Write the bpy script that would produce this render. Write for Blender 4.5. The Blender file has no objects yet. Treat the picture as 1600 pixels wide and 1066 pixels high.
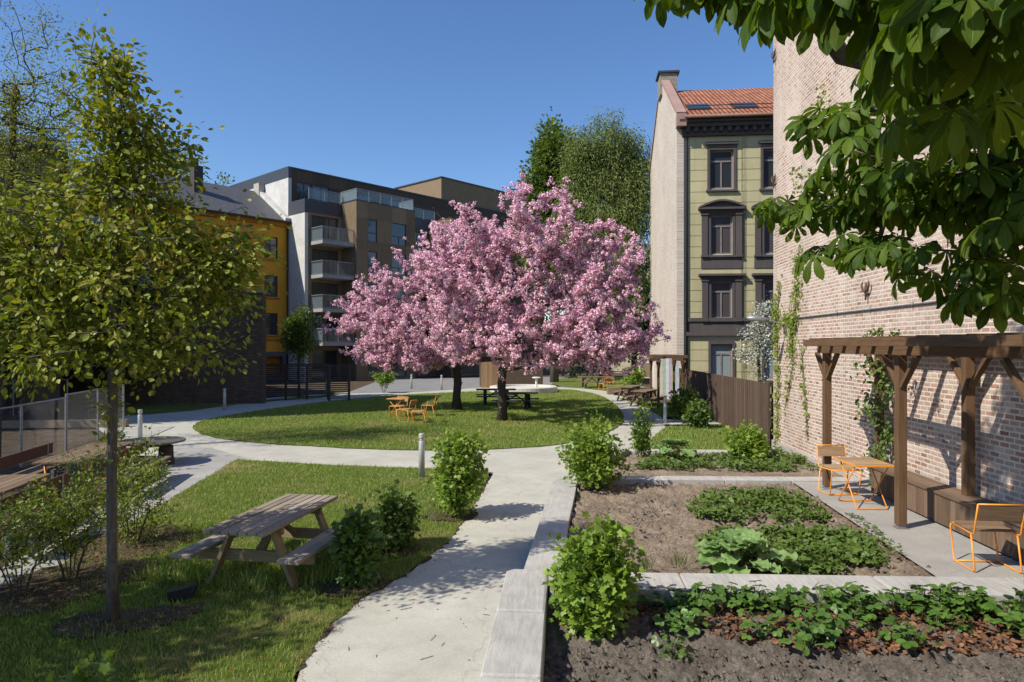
import bpy, math, random
import numpy as np
from mathutils import Vector, Matrix
from mathutils.geometry import tessellate_polygon
rnd = random.Random(7)
rng = np.random.default_rng(11)
SC = bpy.context.scene
COL = SC.collection
rad = math.radians

# ---------------------------------------------------------------- camera survey
FPX, CX, HY, CZ, YAW = 1067.0, 800.0, 540.0, 2.6, rad(4.29)
RX, RY = math.cos(YAW), math.sin(YAW)
def P(px, d, z=0.0):
    """survey: bearing of a photo column at camera distance d -> place in the garden"""
    l = (px-CX)/FPX*d
    return (RX*l-RY*d, RY*l+RX*d, z)
def G(px, py, z=-.25):
    return P(px, (CZ-z)*FPX/(py-HY), z)
def ZH(py, d):
    return CZ+(HY-py)*d/FPX

# ---------------------------------------------------------------- materials
class M:
    def __init__(s, name):
        s.m = bpy.data.materials.new(name); s.m.use_nodes = True
        s.t = s.m.node_tree; s.n = s.t.nodes; s.b = s.n['Principled BSDF']; s.o = s.n['Material Output']
        s._co = None
    def nd(s, typ, props=None, **inp):
        n = s.n.new('ShaderNode'+typ)
        for k, v in (props or {}).items(): setattr(n, k, v)
        for k, v in inp.items():
            k2 = int(k[1:]) if k[0] == 'i' and k[1:].isdigit() else k
            s.set(n.inputs[k2], v)
        return n
    def set(s, sock, v):
        if hasattr(v, 'is_output'): s.t.links.new(v, sock)
        else:
            if isinstance(v, (tuple, list)) and len(v) == 3 and sock.type == 'RGBA': v = (*v, 1)
            sock.default_value = v
    def co(s, scale=(1, 1, 1), rot=(0, 0, 0)):
        if s._co is None: s._co = s.nd('TexCoord').outputs['Object']
        mp = s.nd('Mapping', None, Vector=s._co)
        mp.inputs['Scale'].default_value = scale; mp.inputs['Rotation'].default_value = rot
        return mp.outputs[0]
    def noise(s, scale, detail=4, rough=.55, vec=None, dist=0):
        n = s.nd('TexNoise', None, Vector=vec if vec is not None else s.co(), Scale=scale, Detail=detail, Roughness=rough, Distortion=dist)
        return n.outputs['Fac']
    def ramp(s, fac, stops, interp='LINEAR'):
        r = s.nd('ValToRGB', None, Fac=fac); cr = r.color_ramp; cr.interpolation = interp
        while len(cr.elements) < len(stops): cr.elements.new(.5)
        for e, (p, c) in zip(cr.elements, stops):
            e.position = p; e.color = (*c, 1) if len(c) == 3 else c
        return r.outputs[0]
    def mix(s, fac, a, b, blend='MIX'):
        n = s.nd('Mix', {'data_type': 'RGBA', 'blend_type': blend})
        s.set(n.inputs[0], fac); s.set(n.inputs[6], a); s.set(n.inputs[7], b)
        return n.outputs[2]
    def math(s, op, a, b=0.0):
        n = s.nd('Math', {'operation': op}); s.set(n.inputs[0], a); s.set(n.inputs[1], b)
        return n.outputs[0]
    def island(s):
        return s.nd('NewGeometry').outputs['Random Per Island']
    def bump(s, h, strength=.5, dist=.02):
        b = s.nd('Bump', None, Height=h, Strength=strength, Distance=dist)
        s.t.links.new(b.outputs[0], s.b.inputs['Normal']); return b
    def base(s, c, rough=.6, metal=0.0, spec=None):
        s.set(s.b.inputs['Base Color'], c); s.set(s.b.inputs['Roughness'], rough); s.set(s.b.inputs['Metallic'], metal)
        if spec is not None: s.b.inputs['Specular IOR Level'].default_value = spec
        return s.m

def grey(v): return (v, v, v)
def mul(c, k): return tuple(min(1, x*k) for x in c)

def m_plain(name, c, rough=.5, metal=0.0, var=.25, scale=9.0, bump=.12, spec=None):
    m = M(name); f = m.noise(scale, 5)
    col = m.ramp(f, [(.3, mul(c, 1-var)), (.7, mul(c, 1+var))])
    m.bump(m.noise(scale*6, 3), bump, .01)
    return m.base(col, rough, metal, spec)
def m_wood(name, c1, c2, axis=0, rough=.75, grain=60, weather=None):
    m = M(name); sc = [1.0, 1.0, 1.0]; sc[axis] = .05
    g = m.noise(grain, 5, .65, m.co(tuple(sc)), .6); big = m.noise(1.8, 3)
    isl = m.island()
    f = m.math('ADD', m.math('MULTIPLY', g, .75), m.math('MULTIPLY', isl, .35))
    f = m.math('ADD', f, m.math('MULTIPLY', big, .2))
    col = m.ramp(f, [(.38, c1), (.62, mul(tuple((a+b)/2 for a, b in zip(c1, c2)), 1)), (.88, c2)])
    if weather: col = m.mix(m.ramp(m.noise(3, 5), [(.5, grey(0)), (.75, grey(.7))]), col, weather)
    m.bump(g, .35, .006)
    return m.base(col, rough, 0, .3)
def m_leaf(name, cols, trans=.4, rough=.45, clump=1.6, tint=(1.25, 1.2, .55), spec=.4):
    m = M(name); r = m.island(); n = m.noise(clump, 2)
    f = m.math('ADD', m.math('MULTIPLY', r, .75), m.math('MULTIPLY', m.math('SUBTRACT', n, .25), .5))
    k = len(cols)
    col = m.ramp(f, [(.08+.84*i/(k-1), c) for i, c in enumerate(cols)])
    m.base(col, rough, 0, spec)
    tr = m.nd('BsdfTranslucent', None, Color=m.mix(1.0, col, tint, 'MULTIPLY'))
    mx = m.nd('MixShader', None, Fac=trans)
    m.t.links.new(m.b.outputs[0], mx.inputs[1]); m.t.links.new(tr.outputs[0], mx.inputs[2])
    m.t.links.new(mx.outputs[0], m.o.inputs['Surface'])
    return m.m
def m_brick(name, axis, cols, mortar, wash=None, washamt=(.45, .7), bw=.24, bh=.077, mw=.011, bump=.7, rough=.9, spots=None, zwash_shade=None):
    m = M(name); sx = m.nd('SeparateXYZ', None, Vector=m.nd('TexCoord').outputs['Object'])
    cv = m.nd('CombineXYZ', None, X=sx.outputs[axis], Y=sx.outputs[2], Z=0.0).outputs[0]
    wob = m.nd('TexNoise', None, Vector=cv, Scale=3.0, Detail=2.0).outputs['Color']
    cv2 = m.nd('VectorMath', {'operation': 'MULTIPLY_ADD'}, i0=wob, i1=(.02, .02, 0), i2=cv).outputs[0]
    br = m.nd('TexBrick', {'offset': .5, 'squash': 1.0}, Vector=cv2, Color1=grey(0), Color2=grey(1), Mortar=grey(.5), Scale=1.0)
    for k, v in (('Mortar Size', mw), ('Mortar Smooth', .25), ('Bias', 0), ('Brick Width', bw), ('Row Height', bh)): br.inputs[k].default_value = v
    k = len(cols)
    bc = m.ramp(br.outputs['Color'], [(i/(k-1), c) for i, c in enumerate(cols)])
    fine = m.noise(22, 5, .7)
    bc = m.mix(.55, bc, m.ramp(fine, [(.3, grey(.55)), (.7, grey(1.2))]), 'MULTIPLY')
    mort = m.mix(.5, mortar, m.ramp(m.noise(9, 4), [(.3, grey(.75)), (.7, grey(1.1))]), 'MULTIPLY')
    if wash:
        wf = m.ramp(m.math('ADD', m.math('MULTIPLY', m.noise(.55, 6, .6), .7), m.math('MULTIPLY', m.noise(13, 5, .7), .3)), [(washamt[0], grey(0)), (washamt[1], grey(.8))])
        if zwash_shade:
            zf = m.nd('MapRange', None, Value=sx.outputs[2]); zf.inputs[1].default_value = zwash_shade[0]; zf.inputs[2].default_value = zwash_shade[1]
            wf = m.math('MULTIPLY', wf, m.math('ADD', m.math('MULTIPLY', zf.outputs[0], .85), .12))  # limewash thinned low down, partly painting the pergola shade into the brick
        bc = m.mix(wf, bc, wash)
    if spots:
        sf = m.ramp(m.noise(.35, 6, .65), [(.5, grey(0)), (.68, grey(.75))]); bc = m.mix(sf, bc, m.mix(1.0, bc, spots, 'MULTIPLY'))
    col = m.mix(br.outputs['Fac'], bc, mort)
    if zwash_shade:
        st = m.noise(1.3, 5, .65, m.co((1, 1, .1))); col = m.mix(.55, col, m.ramp(st, [(.36, grey(.7)), (.6, grey(1.06))]), 'MULTIPLY')
    h = m.math('SUBTRACT', m.math('MULTIPLY', fine, .5), br.outputs['Fac'])
    m.bump(h, bump, .012)
    return m.base(col, rough, 0, .2)

# ---------------------------------------------------------------- mesh builder
class MB:
    def __init__(s): s.v = []; s.f = []
    def add(s, vs, fs):
        o = len(s.v); s.v += [tuple(v) for v in vs]; s.f += [tuple(i+o for i in f) for f in fs]; return s
    def box(s, x0, x1, y0, y1, z0, z1, mat=None):
        vs = [(x, y, z) for z in (z0, z1) for x, y in ((x0, y0), (x1, y0), (x1, y1), (x0, y1))]
        if mat is not None: vs = [mat @ Vector(v) for v in vs]
        return s.add(vs, [(3, 2, 1, 0), (4, 5, 6, 7), (0, 1, 5, 4), (1, 2, 6, 5), (2, 3, 7, 6), (3, 0, 4, 7)])
    def bar(s, a, b, w, h, up=(0, 0, 1)):
        """rectangular bar from a to b, w across, h along up"""
        a, b = Vector(a), Vector(b); d = (b-a).normalized(); u = Vector(up)
        if abs(d.dot(u)) > .98: u = Vector((0, 1, 0))
        sx = d.cross(u).normalized()*w/2; sz = sx.cross(d).normalized()*h/2
        vs = [p+i*sx+j*sz for p in (a, b) for i, j in ((-1, -1), (1, -1), (1, 1), (-1, 1))]
        return s.add(vs, [(0, 1, 2, 3), (7, 6, 5, 4), (0, 4, 5, 1), (1, 5, 6, 2), (2, 6, 7, 3), (3, 7, 4, 0)])
    def tube(s, pts, r, k=8, cap=True, closed=False):
        pts = [Vector(p) for p in pts]; n = len(pts)
        rs = r if hasattr(r, '__len__') else [r]*n
        o = len(s.v); ref = None
        for i, p in enumerate(pts):
            if closed: d = (pts[(i+1) % n]-pts[i-1])
            else: d = pts[min(i+1, n-1)]-pts[max(i-1, 0)]
            if d.length < 1e-9: d = Vector((0, 0, 1))
            d.normalize()
            if ref is None: ref = Vector((1, 0, 0)) if abs(d.x) < .8 else Vector((0, 1, 0))
            x = (ref-d*ref.dot(d)).normalized(); y = d.cross(x); ref = x
            for j in range(k):
                t = 2*math.pi*j/k; s.v.append(tuple(p+(x*math.cos(t)+y*math.sin(t))*rs[i]))
        m = n if closed else n-1
        for i in range(m):
            for j in range(k):
                a, b = o+i*k, o+((i+1) % n)*k
                s.f.append((a+j, a+(j+1) % k, b+(j+1) % k, b+j))
        if cap and not closed:
            s.f.append(tuple(o+j for j in reversed(range(k)))); s.f.append(tuple(o+(n-1)*k+j for j in range(k)))
        return s
    def lathe(s, prof, c=(0, 0, 0), k=24):
        o = len(s.v)
        for r, z in prof:
            for j in range(k):
                t = 2*math.pi*j/k; s.v.append((c[0]+r*math.cos(t), c[1]+r*math.sin(t), c[2]+z))
        for i in range(len(prof)-1):
            for j in range(k):
                a, b = o+i*k, o+(i+1)*k
                s.f.append((a+j, a+(j+1) % k, b+(j+1) % k, b+j))
        s.f.append(tuple(o+j for j in reversed(range(k)))); s.f.append(tuple(o+(len(prof)-1)*k+j for j in range(k)))
        return s
    def prism(s, poly, z0, z1):
        """poly: list of xy (ccw), solid between z0 and z1"""
        n = len(poly); o = len(s.v)
        s.v += [(x, y, z0) for x, y in poly]+[(x, y, z1) for x, y in poly]
        for t in tessellate_polygon([[Vector((x, y, 0)) for x, y in poly]]):
            s.f.append(tuple(o+n+i for i in t)); s.f.append(tuple(o+i for i in reversed(t)))
        for i in range(n): s.f.append((o+i, o+(i+1) % n, o+n+(i+1) % n, o+n+i))
        return s
    def extr(s, poly, y0, y1):
        """poly in xz, extruded along y"""
        n = len(poly); o = len(s.v)
        s.v += [(x, y0, z) for x, z in poly]+[(x, y1, z) for x, z in poly]
        for t in tessellate_polygon([[Vector((x, z, 0)) for x, z in poly]]):
            s.f.append(tuple(o+i for i in t)); s.f.append(tuple(o+n+i for i in reversed(t)))
        for i in range(n): s.f.append((o+i, o+n+i, o+n+(i+1) % n, o+(i+1) % n))
        return s
    def wall(s, u0, u1, z0, z1, holes, y=0.0, depth=.18):
        """facade in the xz plane facing -y, real openings with reveals"""
        us = sorted({u0, u1, *[h[0] for h in holes], *[h[1] for h in holes]})
        zs = sorted({z0, z1, *[h[2] for h in holes], *[h[3] for h in holes]})
        for a, b in zip(us, us[1:]):
            for c, d in zip(zs, zs[1:]):
                mx, mz = (a+b)/2, (c+d)/2
                if any(h[0] < mx < h[1] and h[2] < mz < h[3] for h in holes): continue
                s.add([(a, y, c), (b, y, c), (b, y, d), (a, y, d)], [(0, 1, 2, 3)])
        for a, b, c, d in holes:
            e = y+depth
            s.add([(a, y, c), (b, y, c), (b, y, d), (a, y, d), (a, e, c), (b, e, c), (b, e, d), (a, e, d)],
                  [(0, 4, 5, 1), (1, 5, 6, 2), (2, 6, 7, 3), (3, 7, 4, 0)])
        return s
    def build(s, name, mat, parent=None, bevel=0, smooth=False, kind=None):
        me = bpy.data.meshes.new(name); me.from_pydata(s.v, [], s.f); me.validate(); me.update()
        if smooth: me.polygons.foreach_set('use_smooth', [True]*len(me.polygons))
        return link(name, me, mat, parent, bevel, kind)

def link(name, me, mat, parent=None, bevel=0, kind=None):
    o = bpy.data.objects.new(name, me); COL.objects.link(o)
    if mat: me.materials.append(mat)
    if parent: o.parent = parent
    if kind: o['kind'] = kind
    if bevel:
        b = o.modifiers.new('edge', 'BEVEL'); b.width = bevel; b.segments = 2; b.limit_method = 'ANGLE'; b.angle_limit = rad(40)
    return o
def thing(name, label, cat, loc=(0, 0, 0), rz=0.0, group=None):
    o = bpy.data.objects.new(name, None); COL.objects.link(o)
    o.location = loc; o.rotation_euler = (0, 0, rz); o.empty_display_size = .2
    return tag(o, label, cat, group)
def tag(o, label, cat, group=None, kind=None):
    o['label'] = label; o['category'] = cat
    if group: o['group'] = group
    if kind: o['kind'] = kind
    return o
def kids(o): return [c for c in bpy.data.objects if c.parent == o]
def dup(root, loc, rz, label=None, group=None, scale=None):
    def cp(o, par):
        c = o.copy(); COL.objects.link(c); c.parent = par
        for ch in kids(o): cp(ch, c)
        return c
    r = cp(root, None); r.location = loc; r.rotation_euler = (0, 0, rz)
    if label: r['label'] = label
    if group: r['group'] = group
    if scale: r.scale = (scale,)*3
    return r

# ---------------------------------------------------------------- numpy scatter
def np_mesh(name, V, faces, n, smooth=False):
    """V (n*k,3); faces: template faces with k verts per instance"""
    k = len(V)//n
    lt = np.tile(np.array([len(f) for f in faces]), n)
    fl = np.concatenate([np.array(f) for f in faces])
    loops = (fl[None, :]+np.arange(n)[:, None]*k).ravel()
    me = bpy.data.meshes.new(name)
    me.vertices.add(len(V)); me.vertices.foreach_set('co', V.astype(np.float32).ravel())
    me.loops.add(len(loops)); me.loops.foreach_set('vertex_index', loops.astype(np.int32))
    me.polygons.add(len(lt)); ls = np.concatenate([[0], np.cumsum(lt)[:-1]])
    me.polygons.foreach_set('loop_start', ls.astype(np.int32)); me.polygons.foreach_set('loop_total', lt.astype(np.int32))
    if smooth: me.polygons.foreach_set('use_smooth', np.ones(len(lt), bool))
    me.update(calc_edges=True)
    return me
def unit(a): return a/np.maximum(np.linalg.norm(a, axis=-1, keepdims=True), 1e-9)
def basis(d, nrm):
    """rotation: local y -> d, local z ~ nrm"""
    y = unit(d); x = unit(np.cross(y, nrm)); z = np.cross(x, y)
    return np.stack([x, y, z], axis=-1)
def place(T, pos, R, sc):
    sc = np.asarray(sc)
    if sc.ndim == 1: sc = sc[:, None]
    Q = T[None, :, :]*sc[:, None, :] if sc.shape[1] == 3 else T[None, :, :]*sc[:, :, None]
    return (np.einsum('nij,nkj->nki', R, Q)+pos[:, None, :]).reshape(-1, 3)
LEAF = (np.array([(0, 0, 0), (-.24, .22, .05), (-.33, .5, .07), (-.2, .8, .03), (0, 1, -.06), (.2, .8, .03), (.33, .5, .07), (.24, .22, .05)]),
        [(0, 7, 6, 5, 4), (0, 4, 3, 2, 1)])
SLIM = (np.array([(0, 0, 0), (-.15, .35, .03), (-.12, .7, .02), (0, 1, -.04), (.12, .7, .02), (.15, .35, .03)]), [(0, 5, 4, 3), (0, 3, 2, 1)])
def lobed():
    V = [(0, .42, .03)]; n = 22
    for i in range(n+1):
        th = rad(-90+14+(360-28)*i/n); u = math.degrees(th)-90
        r = (.33+.2*(.5+.5*math.cos(rad(u*5.2)))**.8)*(1-.12*abs(u)/180)*(1+.03*(i % 2))
        x, y = r*math.cos(th), .42+r*math.sin(th); V.append((x, y, .16*abs(x)-.16*y*y))
    V.append((0, .05, 0))
    return (np.array(V), [(0, i+1, i+2) for i in range(n)]+[(0, n+1, n+2), (0, n+2, 1)])
LOBED = lobed()
BLOOM = (np.array([(0, 0, 0)]+[(math.cos(a)*(.5 if i % 2 else .36), math.sin(a)*(.5 if i % 2 else .36), .22 if i % 2 else .12) for i, a in enumerate(np.linspace(0, 2*math.pi, 8, endpoint=False))]),
         [(0, 1+i, 1+(i+1) % 8) for i in range(8)])
BLADE = (np.array([(-.5, 0, 0), (.5, 0, 0), (.32, .12, .55), (-.32, .12, .55), (0, .42, 1.0)]), [(0, 1, 2, 3), (3, 2, 4)])
def trifol():
    V = []; Fc = []
    for a in (-1.25, 0, 1.25):
        o = len(V)
        prof = [(0, 0), (-.26, .2), (-.4, .5), (-.3, .8), (0, .95), (.3, .8), (.4, .5), (.26, .2)]
        for x, y in prof:
            z = .1*abs(x)*2-.12*y*y+.02
            V.append((x*math.cos(a)+y*math.sin(a), -x*math.sin(a)+y*math.cos(a), z))
        V.append((.5*math.sin(a), .5*math.cos(a), -.03))
        for i in range(8): Fc.append((o+8, o+(i+1) % 8, o+i))
    return (np.array(V), Fc)
TRI = trifol()
def chestnut_leaf():
    V = []; Fc = []
    prof = [(0, .015), (.25, .06), (.5, .125), (.7, .175), (.84, .165), (.94, .09), (1.0, .008)]
    for i, (a, L) in enumerate(zip((-2.1, -1.35, -.65, 0, .65, 1.35, 2.1), (.55, .8, .95, 1.0, .95, .8, .55))):
        o = len(V); ca, sa = math.cos(a), math.sin(a)
        for t, w in prof:
            y = t*L; z = .12*t-.62*t*t*L
            for x, dz in ((-w*L*1.05, .05), (-w*L*.5, .035), (0, 0), (w*L*.5, .035), (w*L*1.05, .05)):
                wob = .012*math.sin(t*25+x*9+i)
                V.append((x*ca+y*sa, -x*sa+y*ca, z+dz*min(1, w*7)+wob))
        for r in range(len(prof)-1):
            for c in range(4):
                q = o+r*5+c; Fc.append((q, q+1, q+6, q+5))
    return (np.array(V), Fc)
CHEST = chestnut_leaf()
CHEST_UV = np.array([(c/4, t) for _ in range(7) for t in (0, .25, .5, .7, .84, .94, 1.0) for c in range(5)])
def leaf_uv(me, uv):
    li = np.empty(len(me.loops), np.int32); me.loops.foreach_get('vertex_index', li)
    me.uv_layers.new(name='UVMap').data.foreach_set('uv', uv[li % len(uv)].astype(np.float32).ravel())
    return me
def leaves(name, tpl, pos, dirs, size, mat, parent=None, up=(0, 0, 1), jit=.7, smooth=False, kind=None):
    pos = np.asarray(pos, float); n = len(pos)
    d = unit(np.asarray(dirs, float)+rng.normal(0, .25, (n, 3)))
    nr = np.asarray(up, float)[None, :]+rng.normal(0, jit, (n, 3))
    R = basis(d, nr); sc = np.asarray(size)*np.exp(rng.normal(0, .22, n)) if np.ndim(size) == 0 else np.asarray(size)
    V = place(tpl[0], pos, R, sc)
    return link(name, np_mesh(name, V, tpl[1], n, smooth), mat, parent, 0, kind)

# ---------------------------------------------------------------- growing things
class Tree:
    def __init__(s, trunk, rtip=.006):
        """trunk: list of points from the ground up"""
        s.p = [np.array(q, float) for q in trunk]; s.par = [-1]+list(range(len(trunk)-1)); s.tips = []; s.rtip = rtip; s.nt = len(trunk)
    def grow(s, targets, step=.3, rise=.5, curve=.35, jit=.05, minbase=1):
        root = s.p[s.nt-1]
        T = sorted([np.array(t, float) for t in targets], key=lambda t: np.linalg.norm(t-root))
        for t in T:
            A = np.array(s.p); v = t[None]-A; dist = np.linalg.norm(v, axis=1)
            cost = dist+rise*np.maximum(0, A[:, 2]-t[2])*2+rise*.5*np.linalg.norm(A-root, axis=1)*.3
            cost[:minbase] += 99
            i = int(np.argmin(cost)); a = s.p[i]; L = dist[i]
            pd = unit(a-s.p[s.par[i]]) if s.par[i] >= 0 else np.array([0, 0, 1.])
            c = a+pd*L*curve+np.array([0, 0, .1*L]); m = max(2, int(L/step))
            last = i
            for k in range(1, m+1):
                u = k/m; q = (1-u)**2*a+2*u*(1-u)*c+u*u*t
                if k < m: q = q+rng.normal(0, jit*min(1, L), 3)
                s.p.append(q); s.par.append(last); last = len(s.p)-1
            s.tips.append(last)
        return s
    def radii(s, r0):
        n = len(s.p); cnt = np.zeros(n)
        for t in s.tips: cnt[t] += 1
        for i in range(n-1, 0, -1):
            if s.par[i] >= 0: cnt[s.par[i]] += cnt[i]
        tot = max(2, cnt[0]); e = math.log(r0/s.rtip)/math.log(tot)
        return s.rtip*np.maximum(cnt, .6)**e
    def wood(s, name, r0, mat, parent, k=7, flare=1.5):
        r = s.radii(r0); ch = {}
        for i, pa in enumerate(s.par): ch.setdefault(pa, []).append(i)
        mb = MB(); done = set(); stack = [(0, None)]
        while stack:
            i, frm = stack.pop(); pts = [] ; rr = []
            if frm is not None: pts.append(s.p[frm]); rr.append(min(r[frm], r[i]*1.25))
            j = i
            while True:
                pts.append(s.p[j]); rr.append(r[j]); cs = ch.get(j, [])
                if not cs: break
                cs = sorted(cs, key=lambda c: -r[c]); stack += [(c, j) for c in cs[1:]]; j = cs[0]
            if frm is None: rr[0] *= flare
            if len(pts) > 1: mb.tube(pts, rr, k if max(rr) > .03 else 5)
        return mb.build(name, mat, parent, 0, True)
    def tip_pts(s, back=3):
        """tips and the nodes just behind them with growing direction"""
        P_, D_ = [], []
        for t in s.tips:
            j = t
            for _ in range(back):
                pa = s.par[j]
                if pa < 0: break
                P_.append(s.p[j]); D_.append(s.p[j]-s.p[pa]); j = pa
        return np.array(P_), unit(np.array(D_))
def lobe(c, r, n, power=.45, zmin=None):
    v = unit(rng.normal(0, 1, (n, 3)))*(rng.random((n, 1))**power)
    q = np.array(c)+v*np.array(r)
    return q if zmin is None else q[q[:, 2] > zmin]
def around(P_, D_, m, spread, droop=0.0):
    """m leaves round each twig point; returns pos, dirs"""
    n = len(P_); off = rng.normal(0, spread, (n, m, 3)); pos = (P_[:, None]+off).reshape(-1, 3)
    d = (unit(off)+.6*D_[:, None]+np.array([0, 0, -droop])).reshape(-1, 3)
    return pos, unit(d)

def inpoly(pts, poly):
    x, y = pts[:, 0], pts[:, 1]; c = np.zeros(len(pts), bool); n = len(poly)
    for i in range(n):
        (x1, y1), (x2, y2) = poly[i], poly[(i+1) % n]
        cond = ((y1 > y) != (y2 > y))
        c ^= cond & (x < (x2-x1)*(y-y1)/((y2-y1) if y2 != y1 else 1e-9)+x1)
    return c
def fill(poly, n):
    a = np.array(poly); lo, hi = a.min(0), a.max(0)
    q = lo+rng.random((n, 2))*(hi-lo)
    return q[inpoly(q, poly)]
def smooth_poly(pts, it=2):
    p = [np.array(q[:2], float) for q in pts]
    for _ in range(it):
        q = []
        for i in range(len(p)):
            a, b = p[i], p[(i+1) % len(p)]; q += [.75*a+.25*b, .25*a+.75*b]
        p = q
    return [tuple(q) for q in p]
def ragged(poly, step=.12, amp=.02):
    out = []; n = len(poly)
    for i in range(n):
        a, b = np.array(poly[i]), np.array(poly[(i+1) % n]); L = np.linalg.norm(b-a)
        m = max(1, min(200, int(L/step))); nr = np.array([-(b-a)[1], (b-a)[0]])/max(L, 1e-6)
        for k in range(m): out.append(tuple(a+(b-a)*k/m+nr*rng.normal(0, amp)))
    return out
def sheet(name, poly, z, mat, label=None, cat=None, kind='structure'):
    mb = MB(); o = [(x, y, z) for x, y in poly]
    mb.v = o
    up = 0
    for t in tessellate_polygon([[Vector((x, y, 0)) for x, y in poly]]):
        a, b, c = (Vector(o[i]) for i in t)
        mb.f.append(tuple(t) if (b-a).cross(c-a).z > 0 else tuple(reversed(t)))
    ob = mb.build(name, mat, None, 0, False, kind)
    if label: tag(ob, label, cat)
    return ob
# ---------------------------------------------------------------- camera, sun, sky
cam = bpy.data.cameras.new('camera'); cam_o = bpy.data.objects.new('camera', cam); COL.objects.link(cam_o)
cam.sensor_width = 36; cam.lens = FPX/1600*36; cam.shift_y = 7/1600; cam.clip_start = .05; cam.clip_end = 3000
cam_o.location = (0, 0, CZ); cam_o.rotation_euler = (rad(90), 0, YAW); SC.camera = cam_o
SUN = Vector((-.84, -.545, .97)).normalized()
sl = bpy.data.lights.new('sun', 'SUN'); sl.energy = 4.9; sl.angle = rad(.53); sl.color = (1, .925, .80)
so = bpy.data.objects.new('sun', sl); COL.objects.link(so); so.rotation_euler = SUN.to_track_quat('Z', 'Y').to_euler(); so.location = (-30, -20, 40)
w = bpy.data.worlds.new('World'); SC.world = w; w.use_nodes = True
sky = w.node_tree.nodes.new('ShaderNodeTexSky'); sky.sky_type = 'NISHITA'; sky.sun_disc = False
sky.sun_elevation = math.asin(SUN.z); sky.sun_rotation = math.atan2(SUN.x, SUN.y)
sky.air_density = 1.0; sky.dust_density = .15; sky.ozone_density = 4.0; sky.altitude = 100
bg = w.node_tree.nodes['Background']; bg.inputs['Strength'].default_value = .125
hs = w.node_tree.nodes.new('ShaderNodeHueSaturation'); hs.inputs['Saturation'].default_value = 1.13; hs.inputs['Hue'].default_value = .505
w.node_tree.links.new(sky.outputs[0], hs.inputs['Color']); w.node_tree.links.new(hs.outputs[0], bg.inputs[0])
SC.view_settings.view_transform = 'Standard'; SC.view_settings.look = 'None'; SC.view_settings.exposure = .36; SC.view_settings.gamma = 1
try:
    SC.cycles.max_bounces = 6; SC.cycles.diffuse_bounces = 2; SC.cycles.glossy_bounces = 3; SC.cycles.transmission_bounces = 4; SC.cycles.transparent_max_bounces = 6
    SC.cycles.use_denoising = True
except Exception: pass

# ---------------------------------------------------------------- ground materials
def mat_concrete(name, c, crack=False, joints=None):
    m = M(name)
    f = m.noise(1.1, 6, .6); g = m.noise(55, 3, .7); s = m.noise(4.5, 5, .65)
    col = m.ramp(f, [(.3, mul(c, .86)), (.7, mul(c, 1.1))])
    col = m.mix(.6, col, m.ramp(g, [(.3, grey(.72)), (.62, grey(1.08))]), 'MULTIPLY')
    col = m.mix(m.ramp(s, [(.5, grey(0)), (.72, grey(.5))]), col, mul(c, .70))
    sp = m.nd('TexVoronoi', None, Vector=m.co(), Scale=46.0).outputs['Distance']
    col = m.mix(m.ramp(sp, [(.05, grey(.45)), (.16, grey(0))]), col, mul(c, .4))
    cr = m.nd('TexVoronoi', {'feature': 'DISTANCE_TO_EDGE'}, Vector=m.nd('VectorMath', {'operation': 'MULTIPLY_ADD'}, i0=m.nd('TexNoise', None, Vector=m.co(), Scale=1.7, Detail=5.0).outputs['Color'], i1=(.9, .9, 0), i2=m.co()).outputs[0], Scale=.33).outputs['Distance']
    col = m.mix(m.ramp(cr, [(.0006, grey(.3)), (.002, grey(0))]), col, mul(c, .35))
    if joints:
        br = m.nd('TexBrick', {'offset': 0.0}, Vector=m.co(rot=(0, 0, joints[1])), Color1=grey(.88), Color2=grey(1.05), Mortar=grey(.4), Scale=1.0)
        for k, v in (('Mortar Size', .008), ('Mortar Smooth', .4), ('Brick Width', joints[0]), ('Row Height', joints[0])): br.inputs[k].default_value = v
        col = m.mix(1.0, col, br.outputs['Color'], 'MULTIPLY')
    m.bump(m.math('ADD', g, m.math('MULTIPLY', s, .6)), .3, .008)
    return m.base(col, .85, 0, .25)
def mat_granite(name, c):
    m = M(name)
    g = m.noise(120, 3, .75); st = m.noise(26, 4, .6, m.co((1, .12, 1)), .5); f = m.noise(2.5, 5)
    col = m.ramp(f, [(.3, mul(c, .85)), (.7, mul(c, 1.12))])
    col = m.mix(.75, col, m.ramp(g, [(.3, grey(.55)), (.65, grey(1.2))]), 'MULTIPLY')
    col = m.mix(.45, col, m.ramp(st, [(.35, grey(.7)), (.6, grey(1.1))]), 'MULTIPLY')
    m.bump(m.math('ADD', m.math('MULTIPLY', g, .5), st), .5, .01)
    return m.base(col, .85, 0, .25)
def mat_soil(name, c1, c2):
    m = M(name)
    f = m.noise(2.2, 6, .65); g = m.noise(28, 6, .75); v = m.noise(90, 3, .8)
    col = m.ramp(f, [(.32, c1), (.68, c2)])
    col = m.mix(.85, col, m.ramp(g, [(.32, grey(.45)), (.68, grey(1.35))]), 'MULTIPLY')
    col = m.mix(.4, col, m.ramp(v, [(.35, grey(.6)), (.7, grey(1.25))]), 'MULTIPLY')
    m.bump(m.math('ADD', g, m.math('MULTIPLY', v, .4)), .9, .04)
    return m.base(col, .95, 0, .1)
def mat_turf(name, dark, mid, dry):
    m = M(name)
    f = m.noise(.55, 6, .62); g = m.noise(38, 5, .8, m.co((1, .6, 1))); h = m.noise(3.1, 5, .6)
    col = m.ramp(g, [(.3, dark), (.7, mid)])
    patch = m.math('ADD', m.math('MULTIPLY', f, .65), m.math('MULTIPLY', h, .35))
    col = m.mix(m.ramp(patch, [(.52, grey(0)), (.68, grey(.8))]), col, dry)
    m.bump(g, 1.0, .05)
    return m.base(col, .95, 0, .1)
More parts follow.
